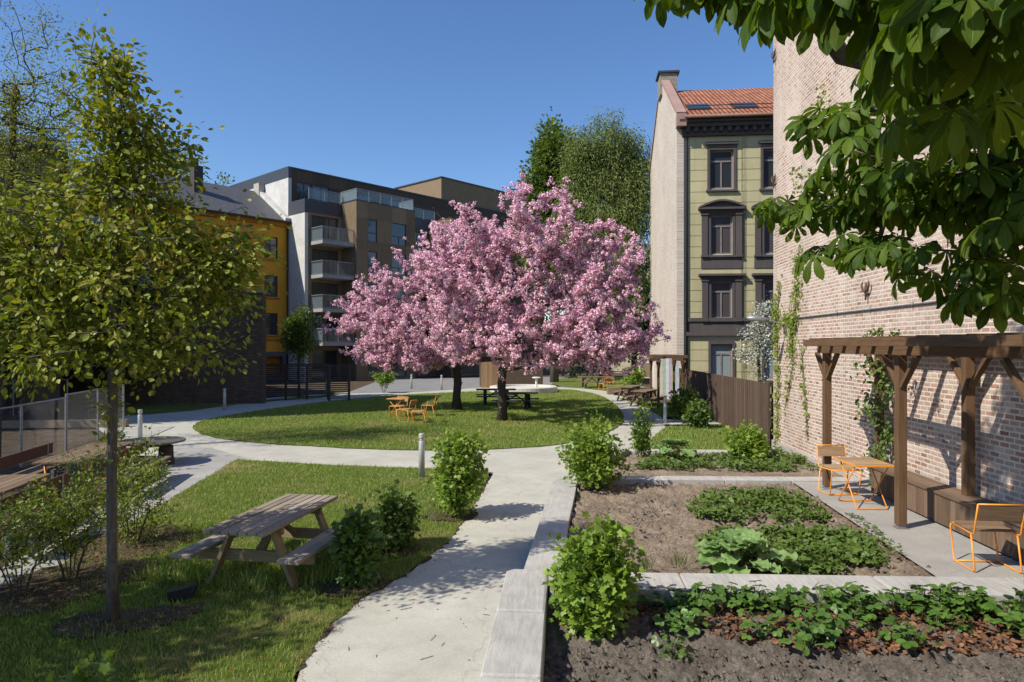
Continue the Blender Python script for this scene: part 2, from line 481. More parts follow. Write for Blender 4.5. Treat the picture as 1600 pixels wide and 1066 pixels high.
def mat_blade(name, cols, dry):
    m = M(name); isl = m.island()
    k = len(cols); col = m.ramp(isl, [(i/(k-1), c) for i, c in enumerate(cols)])
    f = m.noise(.55, 6, .62); h = m.noise(3.1, 5, .6)
    patch = m.math('ADD', m.math('MULTIPLY', f, .65), m.math('MULTIPLY', h, .35))
    col = m.mix(m.ramp(patch, [(.5, grey(0)), (.66, grey(.75))]), col, dry)
    m.base(col, .6, 0, .25)
    tr = m.nd('BsdfTranslucent', None, Color=m.mix(1.0, col, (1.2, 1.15, .5), 'MULTIPLY'))
    mx = m.nd('MixShader', None, Fac=.35)
    m.t.links.new(m.b.outputs[0], mx.inputs[1]); m.t.links.new(tr.outputs[0], mx.inputs[2]); m.t.links.new(mx.outputs[0], m.o.inputs['Surface'])
    return m.m
CONC = mat_concrete('path_concrete', (.435, .425, .37))
SLAB = mat_concrete('terrace_concrete', (.33, .315, .29))
PAVE = mat_concrete('walk_slabs', (.34, .33, .31), joints=(1.2, rad(-15)))
PLAZA = mat_concrete('plaza_asphalt', (.24, .235, .235))
GRAN = mat_granite('granite', (.42, .41, .385))
SOIL = mat_soil('garden_soil', (.22, .17, .125), (.40, .32, .245))
SOIL2 = mat_soil('dark_soil', (.145, .124, .105), (.26, .226, .19))  # darker, greyer soil tone for the front bed and the clods
EARTH = mat_soil('bare_earth', (.07, .052, .035), (.15, .115, .08))
TURF = mat_turf('turf', (.08, .11, .024), (.17, .215, .05), (.38, .31, .15))
BLADEM = mat_blade('grass_blades', [(.12, .205, .026), (.19, .30, .044), (.26, .365, .075), (.38, .39, .15)], (.36, .30, .15))

# ---------------------------------------------------------------- ground sheets
sheet('ground', [(-400, -60), (400, -60), (400, 600), (-400, 600)], -.30, EARTH)
W0 = lambda *pp: [G(*q)[:2] for q in pp]
# the concrete walk: near path, fork, both arms round the oval lawn
path_poly = ragged(W0((330, 1500), (470, 1040), (510, 985), (560, 935), (640, 893), (700, 848), (735, 800), (758, 762), (770, 740), (640, 731), (520, 727), (430, 722), (372, 719), (300, 712), (215, 712), (150, 668), (200, 648), (300, 640), (420, 622), (560, 612), (760, 603), (900, 604), (955, 612), (1000, 632), (1034, 652), (1040, 668), (1012, 690), (960, 712), (985, 745), (985, 900), (985, 1500)), .5, .015)
sheet('path', path_poly, -.25, CONC)
side_poly = W0((1000, 655), (1130, 655), (1150, 663), (1000, 664)); sheet('side_path', side_poly, -.246, CONC)
walk_poly = W0((-420, 1180), (-420, 1130), (0, 890), (130, 812), (260, 736), (250, 700), (330, 700), (385, 716), (0, 938))
sheet('paved_walk', walk_poly, -.246, PAVE)
plaza_poly = W0((540, 615), (600, 592), (960, 588), (1010, 606), (905, 607), (860, 604), (760, 605), (660, 612))
sheet('plaza', plaza_poly, -.242, PLAZA)
oval = smooth_poly(W0((297, 668), (320, 683), (390, 692), (500, 699), (600, 703.5), (700, 705), (790, 702), (870, 697), (930, 685), (968, 668), (978, 652), (962, 632), (935, 616), (885, 608), (800, 610), (700, 614), (600, 619), (480, 631), (380, 646), (315, 657)), 2)
sheet('lawn', ragged(oval, .25, .025), -.232, TURF)
lawn2 = W0((370, 718), (430, 722), (520, 727), (640, 731), (764, 738), (756, 764), (733, 802), (698, 850), (638, 896), (558, 938), (508, 988), (468, 1043), (325, 1500), (-900, 1500), (-420, 1185), (0, 938), (100, 880), (220, 808))
sheet('lawn_edge_soil', ragged(lawn2[3:13]+[(-3.2, 4.4), (-4.5, 6)], .1, .05), -.2475, EARTH)
sheet('front_lawn', ragged(lawn2, .2, .025), -.2435, TURF)
lawn3 = W0((1012, 692), (1040, 668), (1150, 664), (1195, 700), (1180, 712), (985, 712), (970, 706))
sheet('bed_lawn', ragged(lawn3, .3, .02), -.235, TURF)
lawn4 = W0((962, 622), (1000, 632), (1034, 652), (1130, 654), (1075, 630), (1000, 629))
sheet('verge_lawn', lawn4, -.235, TURF)
lawn5 = W0((200, 632), (410, 628), (500, 622), (540, 615), (420, 625), (300, 642), (200, 650), (130, 655))
sheet('wall_lawn', ragged(lawn5, .5, .05), -.232, TURF)
lawn6 = W0((860, 603), (900, 606), (955, 612), (1000, 606), (1010, 588), (870, 592))
sheet('far_lawn', lawn6, -.228, TURF)
terr = [(4.2, 6.5), (4.38, 12.9), (3.6, 13.05), (5.9, 13.1), (5.9, 3.0), (4.1, 3.0)]
terr = [(4.16, 7.2), (4.36, 13.42), (5.9, 13.42), (5.9, 3.0), (4.05, 3.0)]
sheet('terrace', terr, 0.0, SLAB)

def soil_bed(name, poly, zf, mat, res=.07, amp=.035):
    a = np.array(poly); lo, hi = a.min(0), a.max(0)
    nx, ny = int((hi[0]-lo[0])/res)+1, int((hi[1]-lo[1])/res)+1
    xs, ys = np.linspace(lo[0], hi[0], nx), np.linspace(lo[1], hi[1], ny)
    X, Y = np.meshgrid(xs, ys); q = np.stack([X.ravel(), Y.ravel()], 1)
    Z = zf(q[:, 0], q[:, 1])+rng.normal(0, amp*.5, len(q))
    from mathutils import noise as nz
    Z = Z+np.array([nz.noise((x*1.6, y*1.6, 3))*amp+nz.noise((x*5, y*5, 8))*amp*.7 for x, y in q])
    mb = MB(); mb.v = [(x, y, z) for (x, y), z in zip(q, Z)]
    c = inpoly(q, poly).reshape(ny, nx)
    for j in range(ny-1):
        for i in range(nx-1):
            if c[j, i] or c[j+1, i+1] or c[j, i+1] or c[j+1, i]:
                k = j*nx+i; mb.f.append((k, k+1, k+nx+1, k+nx))
    return mb.build(name, mat, None, 0, True, 'structure')
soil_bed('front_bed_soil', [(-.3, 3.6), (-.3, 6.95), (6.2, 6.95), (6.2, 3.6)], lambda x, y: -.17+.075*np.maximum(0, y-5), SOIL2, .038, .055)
soil_bed('middle_bed_soil', [(-.02, 7.3), (.02, 8.5), (.35, 13.4), (4.42, 13.4), (4.24, 7.3)], lambda x, y: -.085+.012*x-.003*(y-8)-.02*np.clip((x-3.9)*3, 0, 1), SOIL, .05, .05)
soil_bed('far_bed_soil', [(.3, 13.6), (1.75, 17.85), (5.95, 17.85), (5.95, 13.6)], lambda x, y: -.10-.02*(y-13), SOIL, .09, .03)
ring = lambda c, r, n=26: [(c[0]+r*(1+.25*rnd.random())*math.cos(2*math.pi*i/n), c[1]+r*(1+.25*rnd.random())*math.sin(2*math.pi*i/n)) for i in range(n)]
T0 = G(175, 972)
soil_patch = [(-.0+T0[0]+x, T0[1]+y) for x, y in ((-.5, -.35), (-.1, -.45), (.5, -.2), (.85, .25), (.7, .5), (.1, .35), (-.5, .15))]
sheet('tree_soil', ragged(smooth_poly(soil_patch, 2), .05, .05), -.226, EARTH)
for i, (px, py, r) in enumerate(((705, 806, .42), (615, 860, .36), (550, 915, .38))):
    sheet('shrub_soil', ragged(ring(G(px, py), r, 14), .1, .03), -.2262-.0015*i, EARTH)
for i, (px, py, r) in enumerate(((200, 850, .75), (120, 905, .7), (40, 935, .6))):
    sheet('shrub_soil', ragged(ring(G(px, py), r, 14), .1, .05), -.2262-.0015*i, EARTH)

# ---------------------------------------------------------------- grass (uncountable)
def grass(name, polys, z, dens, h, wd, holes=(), label='', near=None):
    ps = []
    for poly in polys:
        a = np.array(poly); area = .5*abs(np.dot(a[:, 0], np.roll(a[:, 1], 1))-np.dot(a[:, 1], np.roll(a[:, 0], 1)))
        lo, hi = a.min(0), a.max(0); bb = np.prod(hi-lo)
        ps.append(fill(poly, int(dens*bb)))
    q = np.concatenate(ps)
    if near is not None: q = q[near(q)]
    for hp in holes:
        k = inpoly(q, hp); q = q[~k | (rng.random(len(q)) < .38)]
    n = len(q); a = rng.random(n)*2*math.pi
    tilt = np.stack([rng.normal(0, .3, n), rng.normal(0, .3, n), np.ones(n)], 1)
    y = np.stack([np.cos(a), np.sin(a), np.zeros(n)], 1)
    zax = unit(tilt); x = unit(np.cross(y, zax)); yy = np.cross(zax, x)
    R = np.stack([x, yy, zax], -1)
    hh = h*np.exp(rng.normal(0, .35, n))
    sc = np.stack([np.full(n, wd)*np.exp(rng.normal(0, .2, n)), hh*.9, hh], 1)
    V = place(BLADE[0], np.stack([q[:, 0], q[:, 1], np.full(n, z)], 1), R, sc)
    o = link(name, np_mesh(name, V, BLADE[1], n), BLADEM, None, 0, 'stuff')
    return tag(o, label, 'grass')
inframe = lambda q: (q[:, 1] > 4.2) & (np.abs((q[:, 0]*RX+q[:, 1]*RY)/(-q[:, 0]*RY+q[:, 1]*RX)) < .82)
patches = [soil_patch]+[ring(G(px, py), r, 12) for px, py, r in ((715, 812, .4), (620, 862, .32), (556, 918, .36), (200, 850, .6), (120, 905, .6), (40, 935, .5))]
grass('grass', [lawn2], -.2435, 2300, .04, .0065, patches, 'short green grass of the front lawn with dry patches', lambda q: inframe(q) & (np.hypot(q[:, 0], q[:, 1]) < 12))
grass('grass', [lawn2], -.2435, 650, .042, .012, patches, 'short green grass along the far edge of the front lawn', lambda q: inframe(q) & (np.hypot(q[:, 0], q[:, 1]) >= 12))
grass('grass', [oval], -.232, 420, .045, .018, (), 'mown grass of the oval lawn under the pink cherry trees')
grass('grass', [lawn3, lawn4], -.235, 500, .06, .016, (), 'bright grass between garden bed and wooden fence')
tb = G(385, 892)
tuft = [(tb[0]+x, tb[1]+y) for x, y in ((-1.2, -.5), (.4, -.75), (1.6, -.3), (1.5, .6), (.2, .45), (-1.0, .2))]
grass('tall_grass', [tuft], -.235, 900, .13, .010, (), 'longer uncut grass round the legs of the front picnic table')
# ---------------------------------------------------------------- granite edging of the beds
def blocks(name, label, quads, zt, zb, bev=.018, cat='low wall'):
    t = thing(name, label, cat, (0, 0, 0))
    for poly in quads:
        MB().prism(poly, zb, zt).build('granite_block', GRAN, t, bev)
    return t
g = .006
blocks('granite_wall', 'thick pale granite wall with rounded end beside the near path', [[(-.62, 1.0), (-.16, 1.0), (-.16, 3.0-g), (-.62, 3.0-g)], [(-.62, 3.0), (-.16, 3.0), (-.16, 5.05-g), (-.62, 5.05-g)], [(-.62, 5.05), (-.16, 5.05), (-.16, 6.3-g), (-.62, 6.3-g)], [(-.62, 6.3), (-.16, 6.3), (-.16, 7.5), (-.55, 7.5), (-.62, 7.42)]], .15, -.32, .03)
cw = [-.14, 1.25, 3.3, 5.4, 7.6]
wy = lambda x: 6.95+.032*x
blocks('granite_wall', 'long pale granite wall crossing between front and middle garden beds', [[(a+g, wy(a)), (b, wy(b)), (b, wy(b)+.53), (a+g, wy(a)+.53)] for a, b in zip(cw, cw[1:])], .135, -.32)
blocks('granite_kerb', 'low granite kerb between the path and the middle bed', [[(-.48, 7.53), (-.02, 7.53), (.07, 9.9), (-.36, 9.9)], [(-.36, 9.91), (.07, 9.91), (.18, 11.6), (-.28, 11.6)], [(-.28, 11.61), (.18, 11.61), (.28, 13.25), (-.2, 13.3)]], .0, -.32, .015, 'kerb')
cc = [.30, 1.9, 3.1, 4.36]
blocks('granite_kerb', 'granite kerb between the middle bed and the far strawberry bed', [[(a+g, 13.27+.04*a), (b, 13.27+.04*b), (b, 13.66+.04*b), (a+g, 13.66+.04*a)] for a, b in zip(cc, cc[1:]+[5.9])], .015, -.32, .015, 'kerb')
blocks('granite_kerb', 'short granite kerb along the left side of the far bed', [[(-.12, 13.7), (.26, 13.7), (1.7, 17.78), (1.35, 17.78)]], -.06, -.32, .015, 'kerb')
fc = [1.35, 2.6, 3.9, 4.95]
blocks('granite_kerb', 'pale granite kerb at the back of the far bed by the grass', [[(a+g, 17.8), (b, 17.8), (b, 18.18), (a+g, 18.18)] for a, b in zip(fc, fc[1:])], -.12, -.32, .015, 'kerb')

# ---------------------------------------------------------------- the tall brick firewall on the right
BRK = m_brick('washed_brick', 1, [(.55, .40, .34), (.46, .29, .23), (.36, .20, .15), (.58, .46, .40), (.27, .15, .115), (.52, .37, .31), (.43, .26, .20), (.55, .48, .43), (.40, .21, .155)], (.66, .59, .50), (.64, .52, .45), (.43, .62), .205, .0775, .0155, 1.0, zwash_shade=(1.8, 4.8), spots=(.78, .70, .66))
bw = thing('brick_building', 'tall windowless brick firewall in worn pink brick rising on the right', 'brick building')
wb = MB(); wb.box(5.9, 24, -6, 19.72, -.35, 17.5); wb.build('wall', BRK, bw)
wp = MB(); wp.box(5.85, 5.9-.003, -6, 19.72, -.3, -.05); wp.build('plinth', mat_concrete('plinth_render', (.42, .39, .36)), bw)
rc = MB(); rc.box(5.7, 24.2, -6.2, 19.85, 17.5, 17.7); rc.build('roof', m_plain('zinc', (.2, .2, .21), .5, .6), bw)
DARKM = m_plain('dark_iron', (.05, .045, .045), .6, .4)
GALV = m_plain('galvanised', (.27, .28, .29), .5, .6, .12)
RUST = m_plain('rusty_iron', (.10, .055, .035), .8, .2)
# pipe along the wall
pp = MB(); pts = [P(px, (5.84-0)/1, 0) for px in ()]
def onwall(px, py, off=.06):
    """point on the firewall face seen at that bearing"""
    x = 5.9-off
    # lateral/depth ratio k: solve x = RX*k*d - RY*d
    k = (px-CX)/FPX; d = x/(RX*k-RY); return (x, RY*k*d+RX*d, ZH(py, d))
a, b = onwall(1232, 497.5), onwall(1520, 466)
zz = (a[2]+b[2])/2
pp.tube([(5.872, 19.2, zz), (5.872, 3, zz)], .017, 8)
for y in np.arange(4, 18.6, 1.6): pp.box(5.855, 5.9, y-.012, y+.012, zz-.035, zz+.035)
tag(pp.build('pipe', m_plain('lead_pipe', (.22, .21, .21), .55, .3), None, 0, True), 'long thin grey pipe running level along the brick firewall', 'pipe')
# iron wall anchors
for i, (px, py, lb) in enumerate(((1355, 450, 'rusty forked iron wall anchor above the pergola under the chestnut leaves'), (1206, 92, 'rusty iron wall anchor high on the edge of the brick firewall'), (1205, 285, 'rusty iron wall anchor half way up the edge of the brick firewall'))):
    x, y, z = onwall(px, py, .03); y = min(y, 19.5)
    t = thing('wall_anchor', lb, 'wall anchor', (x, y, z))
    MB().tube([(-.02, 0, .1), (-.03, 0, -.05), (-.03, 0, -.24)], [.02, .028, .014], 6).build('bar', RUST, t, 0, True)
    for s in (-1, 1): MB().tube([(-.03, 0, -.08), (-.04, s*.1, -.04), (-.04, s*.16, .05), (-.03, s*.13, .13)], [.024, .026, .022, .012], 6).build('fork', RUST, t, 0, True)
# lamp head on a bracket at the corner of the firewall
lx = P(1203, 17.0, ZH(502, 17.0))
t = thing('wall_lamp', 'grey cobra head lamp on a bracket at the corner of the brick firewall', 'lamp', (5.84, 18.5, ZH(508, 18.1)))
MB().tube([(0, 0, -.25), (-.05, 0, 0), (-.35, 0, .1), (-.55, -.02, .12)], .025, 8).build('bracket', GALV, t, 0, True)
hd = MB(); hd.tube([(-.42, 0, .1), (-.55, 0, .13), (-.8, 0, .17), (-1.0, 0, .19)], [.03, .085, .1, .03], 12); h = hd.build('lamp_head', GALV, t, 0, True)
MB().lathe([(.07, -.012), (.085, .0), (.06, .02)], (-.75, 0, .075), 14).build('lens', m_plain('lamp_lens', (.55, .55, .52), .2), h)

# ---------------------------------------------------------------- pergola
PWOOD = {a: m_wood('pergola_wood_%s' % 'xyz'[a], (.07, .037, .018), (.195, .115, .06), a, .8, 45) for a in range(3)}
def pergola(name, label, xf, xb, ys, ztop, rafters, ov=.3, pw=.125, zb=0):
    t = thing(name, label, 'pergola', (xf, ys[0], zb)); zt = ztop-zb
    ox, oy = xf, ys[0]
    for x in (xf, xb):
        for y in ys:
            p = MB().box(x-ox-pw/2, x-ox+pw/2, y-oy-pw/2, y-oy+pw/2, .04, zt-.16).build('post', PWOOD[2], t, .008)
            MB().box(x-ox-.05, x-ox+.05, y-oy-.05, y-oy+.05, 0, .04).box(x-ox-.085, x-ox+.085, y-oy-.085, y-oy+.085, 0, .008).build('post_shoe', GALV, p)
            for s in (-1, 1):
                if (s > 0 and y == ys[0]) or (s < 0 and y == ys[-1]): pass
                MB().bar((x-ox, y-oy+s*(pw/2-.02), zt-.62), (x-ox, y-oy+s*.48, zt-.16), .06, .08, (1, 0, 0)).build('brace', PWOOD[2], t, .006)
        MB().box(x-ox-.05, x-ox+.05, min(ys)-oy-ov, max(ys)-oy+ov, zt-.16, zt-.02).build('beam', PWOOD[1], t, .008)
    for y in rafters:
        MB().box(xf-ox-.26, xb-ox+.14, y-oy-.036, y-oy+.036, zt-.018, zt+.115).build('rafter', PWOOD[0], t, .006)
    MB().box(xf-ox-.305, xf-ox-.265, min(ys)-oy-ov, max(ys)-oy+ov, zt-.03, zt+.085).build('fascia', PWOOD[1], t, .005)
    return t
pergola('pergola', 'brown timber pergola on square posts against the pink brick firewall', 4.8, 5.72, [12.86, 10.13, 7.36, 4.6], 2.62, np.arange(13.0, 4.2, -.55), .35)

# wooden box bench under it
BW = {a: m_wood('bench_wood_%s' % 'xyz'[a], (.075, .048, .03), (.20, .135, .09), a, .8, 50) for a in range(3)}
t = thing('box_bench', 'long dark brown box bench of vertical boards along the firewall', 'bench', (5.42, 12.5, 0))
f = MB(); y = 0.0
while y > -8.0: f.box(0, .03, y-.112, y, .03, .44); y -= .118
f.box(.031, .44, -.03, 0, .03, .44)
f.build('front_boards', BW[2], t, .004)
s = MB()
for k in range(4): s.box(-.02+k*.116, -.02+k*.116+.11, -8.0, .02, .442, .475)
s.build('seat', BW[1], t, .005)

# ---------------------------------------------------------------- orange bistro furniture
ORNG = m_plain('orange_steel', (.72, .27, .035), .38, 0, .06, 6, .03)
SLAT = {a: m_wood('slat_wood_%s' % 'xy'[a], (.20, .12, .06), (.42, .29, .17), a, .7, 50) for a in (0, 1)}
SLATD = {a: m_wood('dark_slat_%s' % 'xy'[a], (.10, .06, .035), (.26, .17, .10), a, .7, 50) for a in (0, 1)}
def chair(label, loc, rz, group, wood=SLAT, name='chair'):
    """faces +y; seat .45 high"""
    t = thing(name, label, 'chair', loc, rz, group); r = .0105
    for s in (-1, 1):
        x = s*.25
        MB().tube([(x, .26, .44), (x, .28, .40), (x, .20, .03), (x, .17, .011), (x, -.22, .011), (x, -.25, .03), (x, -.17, .42)], r, 8).build('leg', ORNG, t, 0, True)
        MB().tube([(x, .26, .45), (x, -.2, .43), (x, -.235, .45), (x, -.27, .62), (x, -.315, .80)], r, 8).build('side_rail', ORNG, t, 0, True)
    for y_, z_ in ((-.317, .80), (.255, .447), (.17, .013)): MB().tube([(-.25, y_, z_), (.25, y_, z_)], r, 8).build('cross_bar', ORNG, t, 0, True)
    m = MB()
    for k in range(5): m.box(-.235, .235, -.19+k*.088, -.19+k*.088+.08, .452+.004*abs(k-2), .47+.004*abs(k-2))
    m.build('seat', wood[0], t, .004)
    R = Matrix.Translation((0, -.285, .69)) @ Matrix.Rotation(rad(14), 4, 'X')
    MB().box(-.235, .235, -.011, .011, -.085, .095, R).build('backrest', wood[0], t, .004)
    return t
def bistro_table(label, loc, rz, group, L=.8, Wd=.6, H=.72):
    t = thing('bistro_table', label, 'table', loc, rz, group); r = .0105
    m = MB(); n = 7; p = (L-.02)/n
    for k in range(n): m.box(-Wd/2+.012, Wd/2-.012, -L/2+.01+k*p, -L/2+.01+k*p+p-.006, H-.022, H)
    m.build('tabletop', SLAT[0], t, .003)
    MB().bar((-Wd/2, -L/2, H-.015), (Wd/2, -L/2, H-.015), .014, .03).bar((-Wd/2, L/2, H-.015), (Wd/2, L/2, H-.015), .014, .03).bar((-Wd/2, -L/2, H-.015), (-Wd/2, L/2, H-.015), .014, .03).bar((Wd/2, -L/2, H-.015), (Wd/2, L/2, H-.015), .014, .03).build('rim', ORNG, t, .003)
    for a, b, ww in ((-.3, .3, Wd/2-.04), (.3, -.3, Wd/2-.065)):
        MB().tube([(-ww, a, H-.03), (-ww, b, .02), (-ww+.015, b, .011), (ww-.015, b, .011), (ww, b, .02), (ww, a, H-.03)], r, 8).build('leg', ORNG, t, 0, True)
    return t
bistro_table('orange framed folding table with wooden slat top under the pergola', (4.86, 11.5, 0), rad(2), 'orange bistro tables')
chair('orange framed chair behind the folding table, against the box bench', (4.84, 12.42, 0), rad(184), 'orange garden chairs')
chair('orange framed chair with dark slats seen from behind, nearest under the pergola', (4.95, 8.42, 0), rad(-2), 'orange garden chairs', SLATD)

# ---------------------------------------------------------------- board fence behind the beds
FENW = m_wood('fence_wood', (.055, .036, .027), (.125, .085, .062), 2, .85, 40)
A, B = Vector((5.86, 19.9, 0)), Vector((5.55, 33.2, 0))
t = thing('board_fence', 'dark brown close board fence running back from the brick firewall', 'fence', A, math.atan2(B.y-A.y, B.x-A.x)); L = (B-A).length
m = MB(); x = 0; k = 0
while x < L: m.box(x, x+.118, -.012+(.012 if k % 2 else 0), .012+(.012 if k % 2 else 0), -.25, 1.52); x += .112; k += 1
m.build('boards', FENW, t, .002)
m = MB(); m.box(0, L, -.055, -.0125, .1, .2).box(0, L, -.055, -.0125, 1.1, 1.2)
m.build('rail', FENW, t)
for x in (.02, L*.25, L*.5, L*.75, L-.1): MB().box(x-.05, x+.05, -.16, -.056, -.3, 1.45).build('post', FENW, t, .006)
MB().box(-.1, .05, .026, .10, -.25, 1.55).build('end_post', FENW, t, .006)
# log lying at the foot of the wall
lg = MB(); q = P(1165, 17.1, -.12); q2 = P(1213, 17.0, -.12)
lg.tube([q, tuple(.5*(a+b) for a, b in zip(q, q2)), q2], [.13, .14, .125], 12)
t = thing('log', 'short grey log lying behind the far bed next to the firewall', 'log', (0, 0, 0)); lg.build('trunk', m_plain('old_bark', (.12, .105, .09), .9, 0, .4, 14, .8), t, 0, True)
# ---------------------------------------------------------------- shared building materials
GLASS = M('window_glass').base((.025, .032, .04), .04, 0, .9)
GLASS2 = M('curtained_glass').base((.07, .065, .07), .06, 0, .8); GLASS3 = M('glass_reflection').base((.24, .29, .30), .06, 0, .8)  # GLASS3 has the pale reflection of the bottom windows painted as base colour
GLASSB = M('rail_glass')
GLASSB.set(GLASSB.b.inputs['Alpha'], .22); GLASSB = GLASSB.base((.35, .45, .5), .06, 0, .7)
WHITE = m_plain('white_frame', (.62, .61, .59), .5, 0, .08)
def window(parent, u, z, w, h, y, frame, pane, fw=.07, mull=(.5,), trans=.72, fd=.07, name='window'):
    """frame u..u+w, z..z+h set at depth y; pane is its child"""
    m = MB()
    m.box(u, u+fw, y, y+fd, z, z+h).box(u+w-fw, u+w, y, y+fd, z, z+h).box(u+fw, u+w-fw, y, y+fd, z, z+fw).box(u+fw, u+w-fw, y, y+fd, z+h-fw, z+h)
    zt = z+h-fw
    if trans: zt = z+h*trans; m.box(u+fw, u+w-fw, y-.01, y+fd, zt-fw/2, zt+fw/2); zt -= fw/2
    for k in mull: m.box(u+w*k-fw*.45, u+w*k+fw*.45, y-.008, y+fd-.01, z+fw, zt)
    f = m.build(name, frame, parent)
    MB().box(u+fw*.5, u+w-fw*.5, y+fd*.4, y+fd*.6, z+fw*.5, z+h-fw*.5).build('pane', pane, f)
    return f

# ---------------------------------------------------------------- green plastered town house
def m_plaster(name, c, var=.1, streak=.25):
    m = M(name); f = m.noise(.8, 6, .6); s = m.noise(3, 4, .6, m.co((1, 1, .08)))
    col = m.ramp(f, [(.3, mul(c, 1-var)), (.7, mul(c, 1+var))])
    col = m.mix(streak, col, m.ramp(s, [(.35, grey(.6)), (.65, grey(1.1))]), 'MULTIPLY')
    m.bump(m.noise(40, 4), .15, .01)
    return m.base(col, .9, 0, .15)
BEIGE = m_plaster('beige_plaster', (.54, .50, .39)); GREEN = m_plaster('green_plaster', (.455, .42, .25)); TRIM = m_plaster('dark_trim', (.095, .083, .082), .12)
FRM = m_plain('mauve_frame', (.20, .165, .165), .6)
TILE = M('roof_tiles')
_w = TILE.nd('TexWave', {'wave_type': 'BANDS', 'bands_direction': 'X'}, Vector=TILE.co(), Scale=1.35, Distortion=.2, Detail=1.0).outputs['Fac']
_b = TILE.nd('TexBrick', {'offset': 0.0}, Vector=TILE.co(), Color1=(.28, .11, .06), Color2=(.42, .19, .115), Mortar=(.16, .05, .03), Scale=1.0)
for k, v in (('Mortar Size', .02), ('Brick Width', .23), ('Row Height', .33)): _b.inputs[k].default_value = v
TILE.bump(TILE.math('ADD', _w, TILE.math('MULTIPLY', _b.outputs['Fac'], -.5)), .9, .05)
TILE = TILE.base(TILE.mix(.5, _b.outputs['Color'], TILE.ramp(TILE.noise(1.2, 5), [(.3, grey(.6)), (.7, grey(1.15))]), 'MULTIPLY'), .85, 0, .2)
GBRK = m_brick('painted_brick', 1, [(.38, .29, .24), (.56, .48, .41), (.47, .37, .31), (.62, .55, .48)], (.66, .61, .54), (.62, .57, .51), (.45, .75), .24, .08, .016, 1.0, .9, (.78, .72, .7))
S = .0337
t = thing('town_house', 'green plastered town house with dark window surrounds and orange tiled roof', 'town house', P(1068, 36, 0), rad(-1))
cols = [(1126-1068)*S+2.72*k for k in range(4)]
zr = lambda y: 2.6+(540-y)*S
rows = [(zr(296), zr(236), 1.22), (zr(398), zr(337), 1.12), (zr(498), zr(440), 1.08), (zr(592), zr(538), 1.1)]
holes = [(c-w/2, c+w/2, a, b) for c in cols for a, b, w in rows]
W_ = 12.5; DP = 13.0; EV = 14.35; RZ = 18.3
MB().wall(0, W_, -.5, EV, holes, 0, .22).build('wall', BEIGE, t)
m = MB(); m.box(0, W_, .6, .7, -.5, EV).box(W_-.1, W_, 0.0, DP, -.5, EV).box(0, W_, DP-.1, DP, -.5, EV); m.build('rear_wall', BEIGE, t)
for k, c in enumerate(cols[:3]):   # rusticated green panels
    a, b = c-1.72, c+1.3
    a = max(a, .12); hz = [(max(a, q[0]), q[1], q[2], q[3]) for q in holes if a < (q[0]+q[1])/2 < b]
    zs = np.arange(3.2, 13.6, .575); m = MB()
    for z0 in list(np.arange(-.5, 2.9, .575))+list(zs):
        z1 = min(z0+.545, 13.6); segs = [(a, b)]
        for h in hz:
            if h[2]-.05 < z1 and h[3]+.05 > z0:
                segs = [s2 for s1 in segs for s2 in ((s1[0], min(s1[1], h[0]-.12)), (max(s1[0], h[1]+.12), s1[1])) if s2[1]-s2[0] > .02]
        for s0, s1 in segs: m.box(s0, s1, -.03, -.002, z0, z1)
    m.build('green_panel', GREEN, t, .006)
for c in cols[:3]:
    for r, (a, b, w) in enumerate(rows):
        m = MB(); o = w/2
        m.box(c-o-.13, c-o, -.09, .05, a-.06, b+.12).box(c+o, c+o+.13, -.09, .05, a-.06, b+.12).box(c-o, c+o, -.09, .05, b, b+.12)
        m.box(c-o-.2, c+o+.2, -.16, .05, a-.17, a-.06)
        if r == 0: m.box(c-o-.22, c+o+.22, -.2, 0, b+.27, b+.4).box(c-o-.16, c+o+.16, -.12, 0, b+.122, b+.268)
        if r in (1, 2):
            for s in (-1, 1):
                x = c+s*(o+.32); m.box(x-.15, x+.15, -.14, 0, a-.05, b-.02).box(x-.19, x+.19, -.18, 0, a-.16, a-.052).box(x-.19, x+.19, -.18, 0, b-.018, b+.1)
            m.box(c-o-.52, c+o+.52, -.13, 0, b+.125, b+.26).box(c-o-.66, c+o+.66, -.3, 0, b+.262, b+.38)
            m.box(c-o-.5, c+o+.5, -.07, 0, a-.75, a-.175)
        if r == 1:
            n = 12; R = [(c-o-.6+(w+1.2)*i/n, b+.385+.34*math.sin(math.pi*i/n)) for i in range(n+1)]
            m.extr(R, -.14, -.002)
            for i in range(n):
                (x0, z0), (x1, z1) = R[i], R[i+1]; m.bar((x0, -.17, z0), (x1, -.17, z1), .3, .1)
        m.build('window_surround', TRIM, t, .006)
        window(t, c-o, a, w, b-a, .1, FRM, (GLASS, GLASS2, GLASS2, GLASS3)[r], .085)
m = MB(); m.box(.12, W_, -.12, 0, zr(503), zr(497)).box(.12, W_, -.06, 0, zr(519), zr(503.1)).box(.12, W_, -.2, 0, zr(525), zr(519.1)); m.build('belt_course', TRIM, t, .01)
m = MB(); m.box(-.3, W_, -.62, 0, EV-.16, EV).box(-.2, W_, -.46, 0, EV-.36, EV-.161).box(-.1, W_, -.2, 0, EV-.78, EV-.361)
for x in np.arange(.1, W_, .42): m.box(x, x+.18, -.4, -.201, EV-.6, EV-.362)
m.build('cornice', TRIM, t, .008)
MB().tube([(.15, -.25, EV-.4), (.15, -.1, EV-.9), (.15, -.1, -.3)], .055, 10).build('downpipe', DARKM, t, 0, True)
yr = DP/2
m = MB(); m.add([(0, -.75, EV), (W_, -.75, EV), (W_, yr, RZ), (0, yr, RZ), (0, -.75, EV+.12), (W_, -.75, EV+.12), (W_, yr, RZ+.12), (0, yr, RZ+.12)], [(3, 2, 1, 0), (4, 5, 6, 7), (0, 1, 5, 4), (1, 2, 6, 5), (3, 0, 4, 7)])
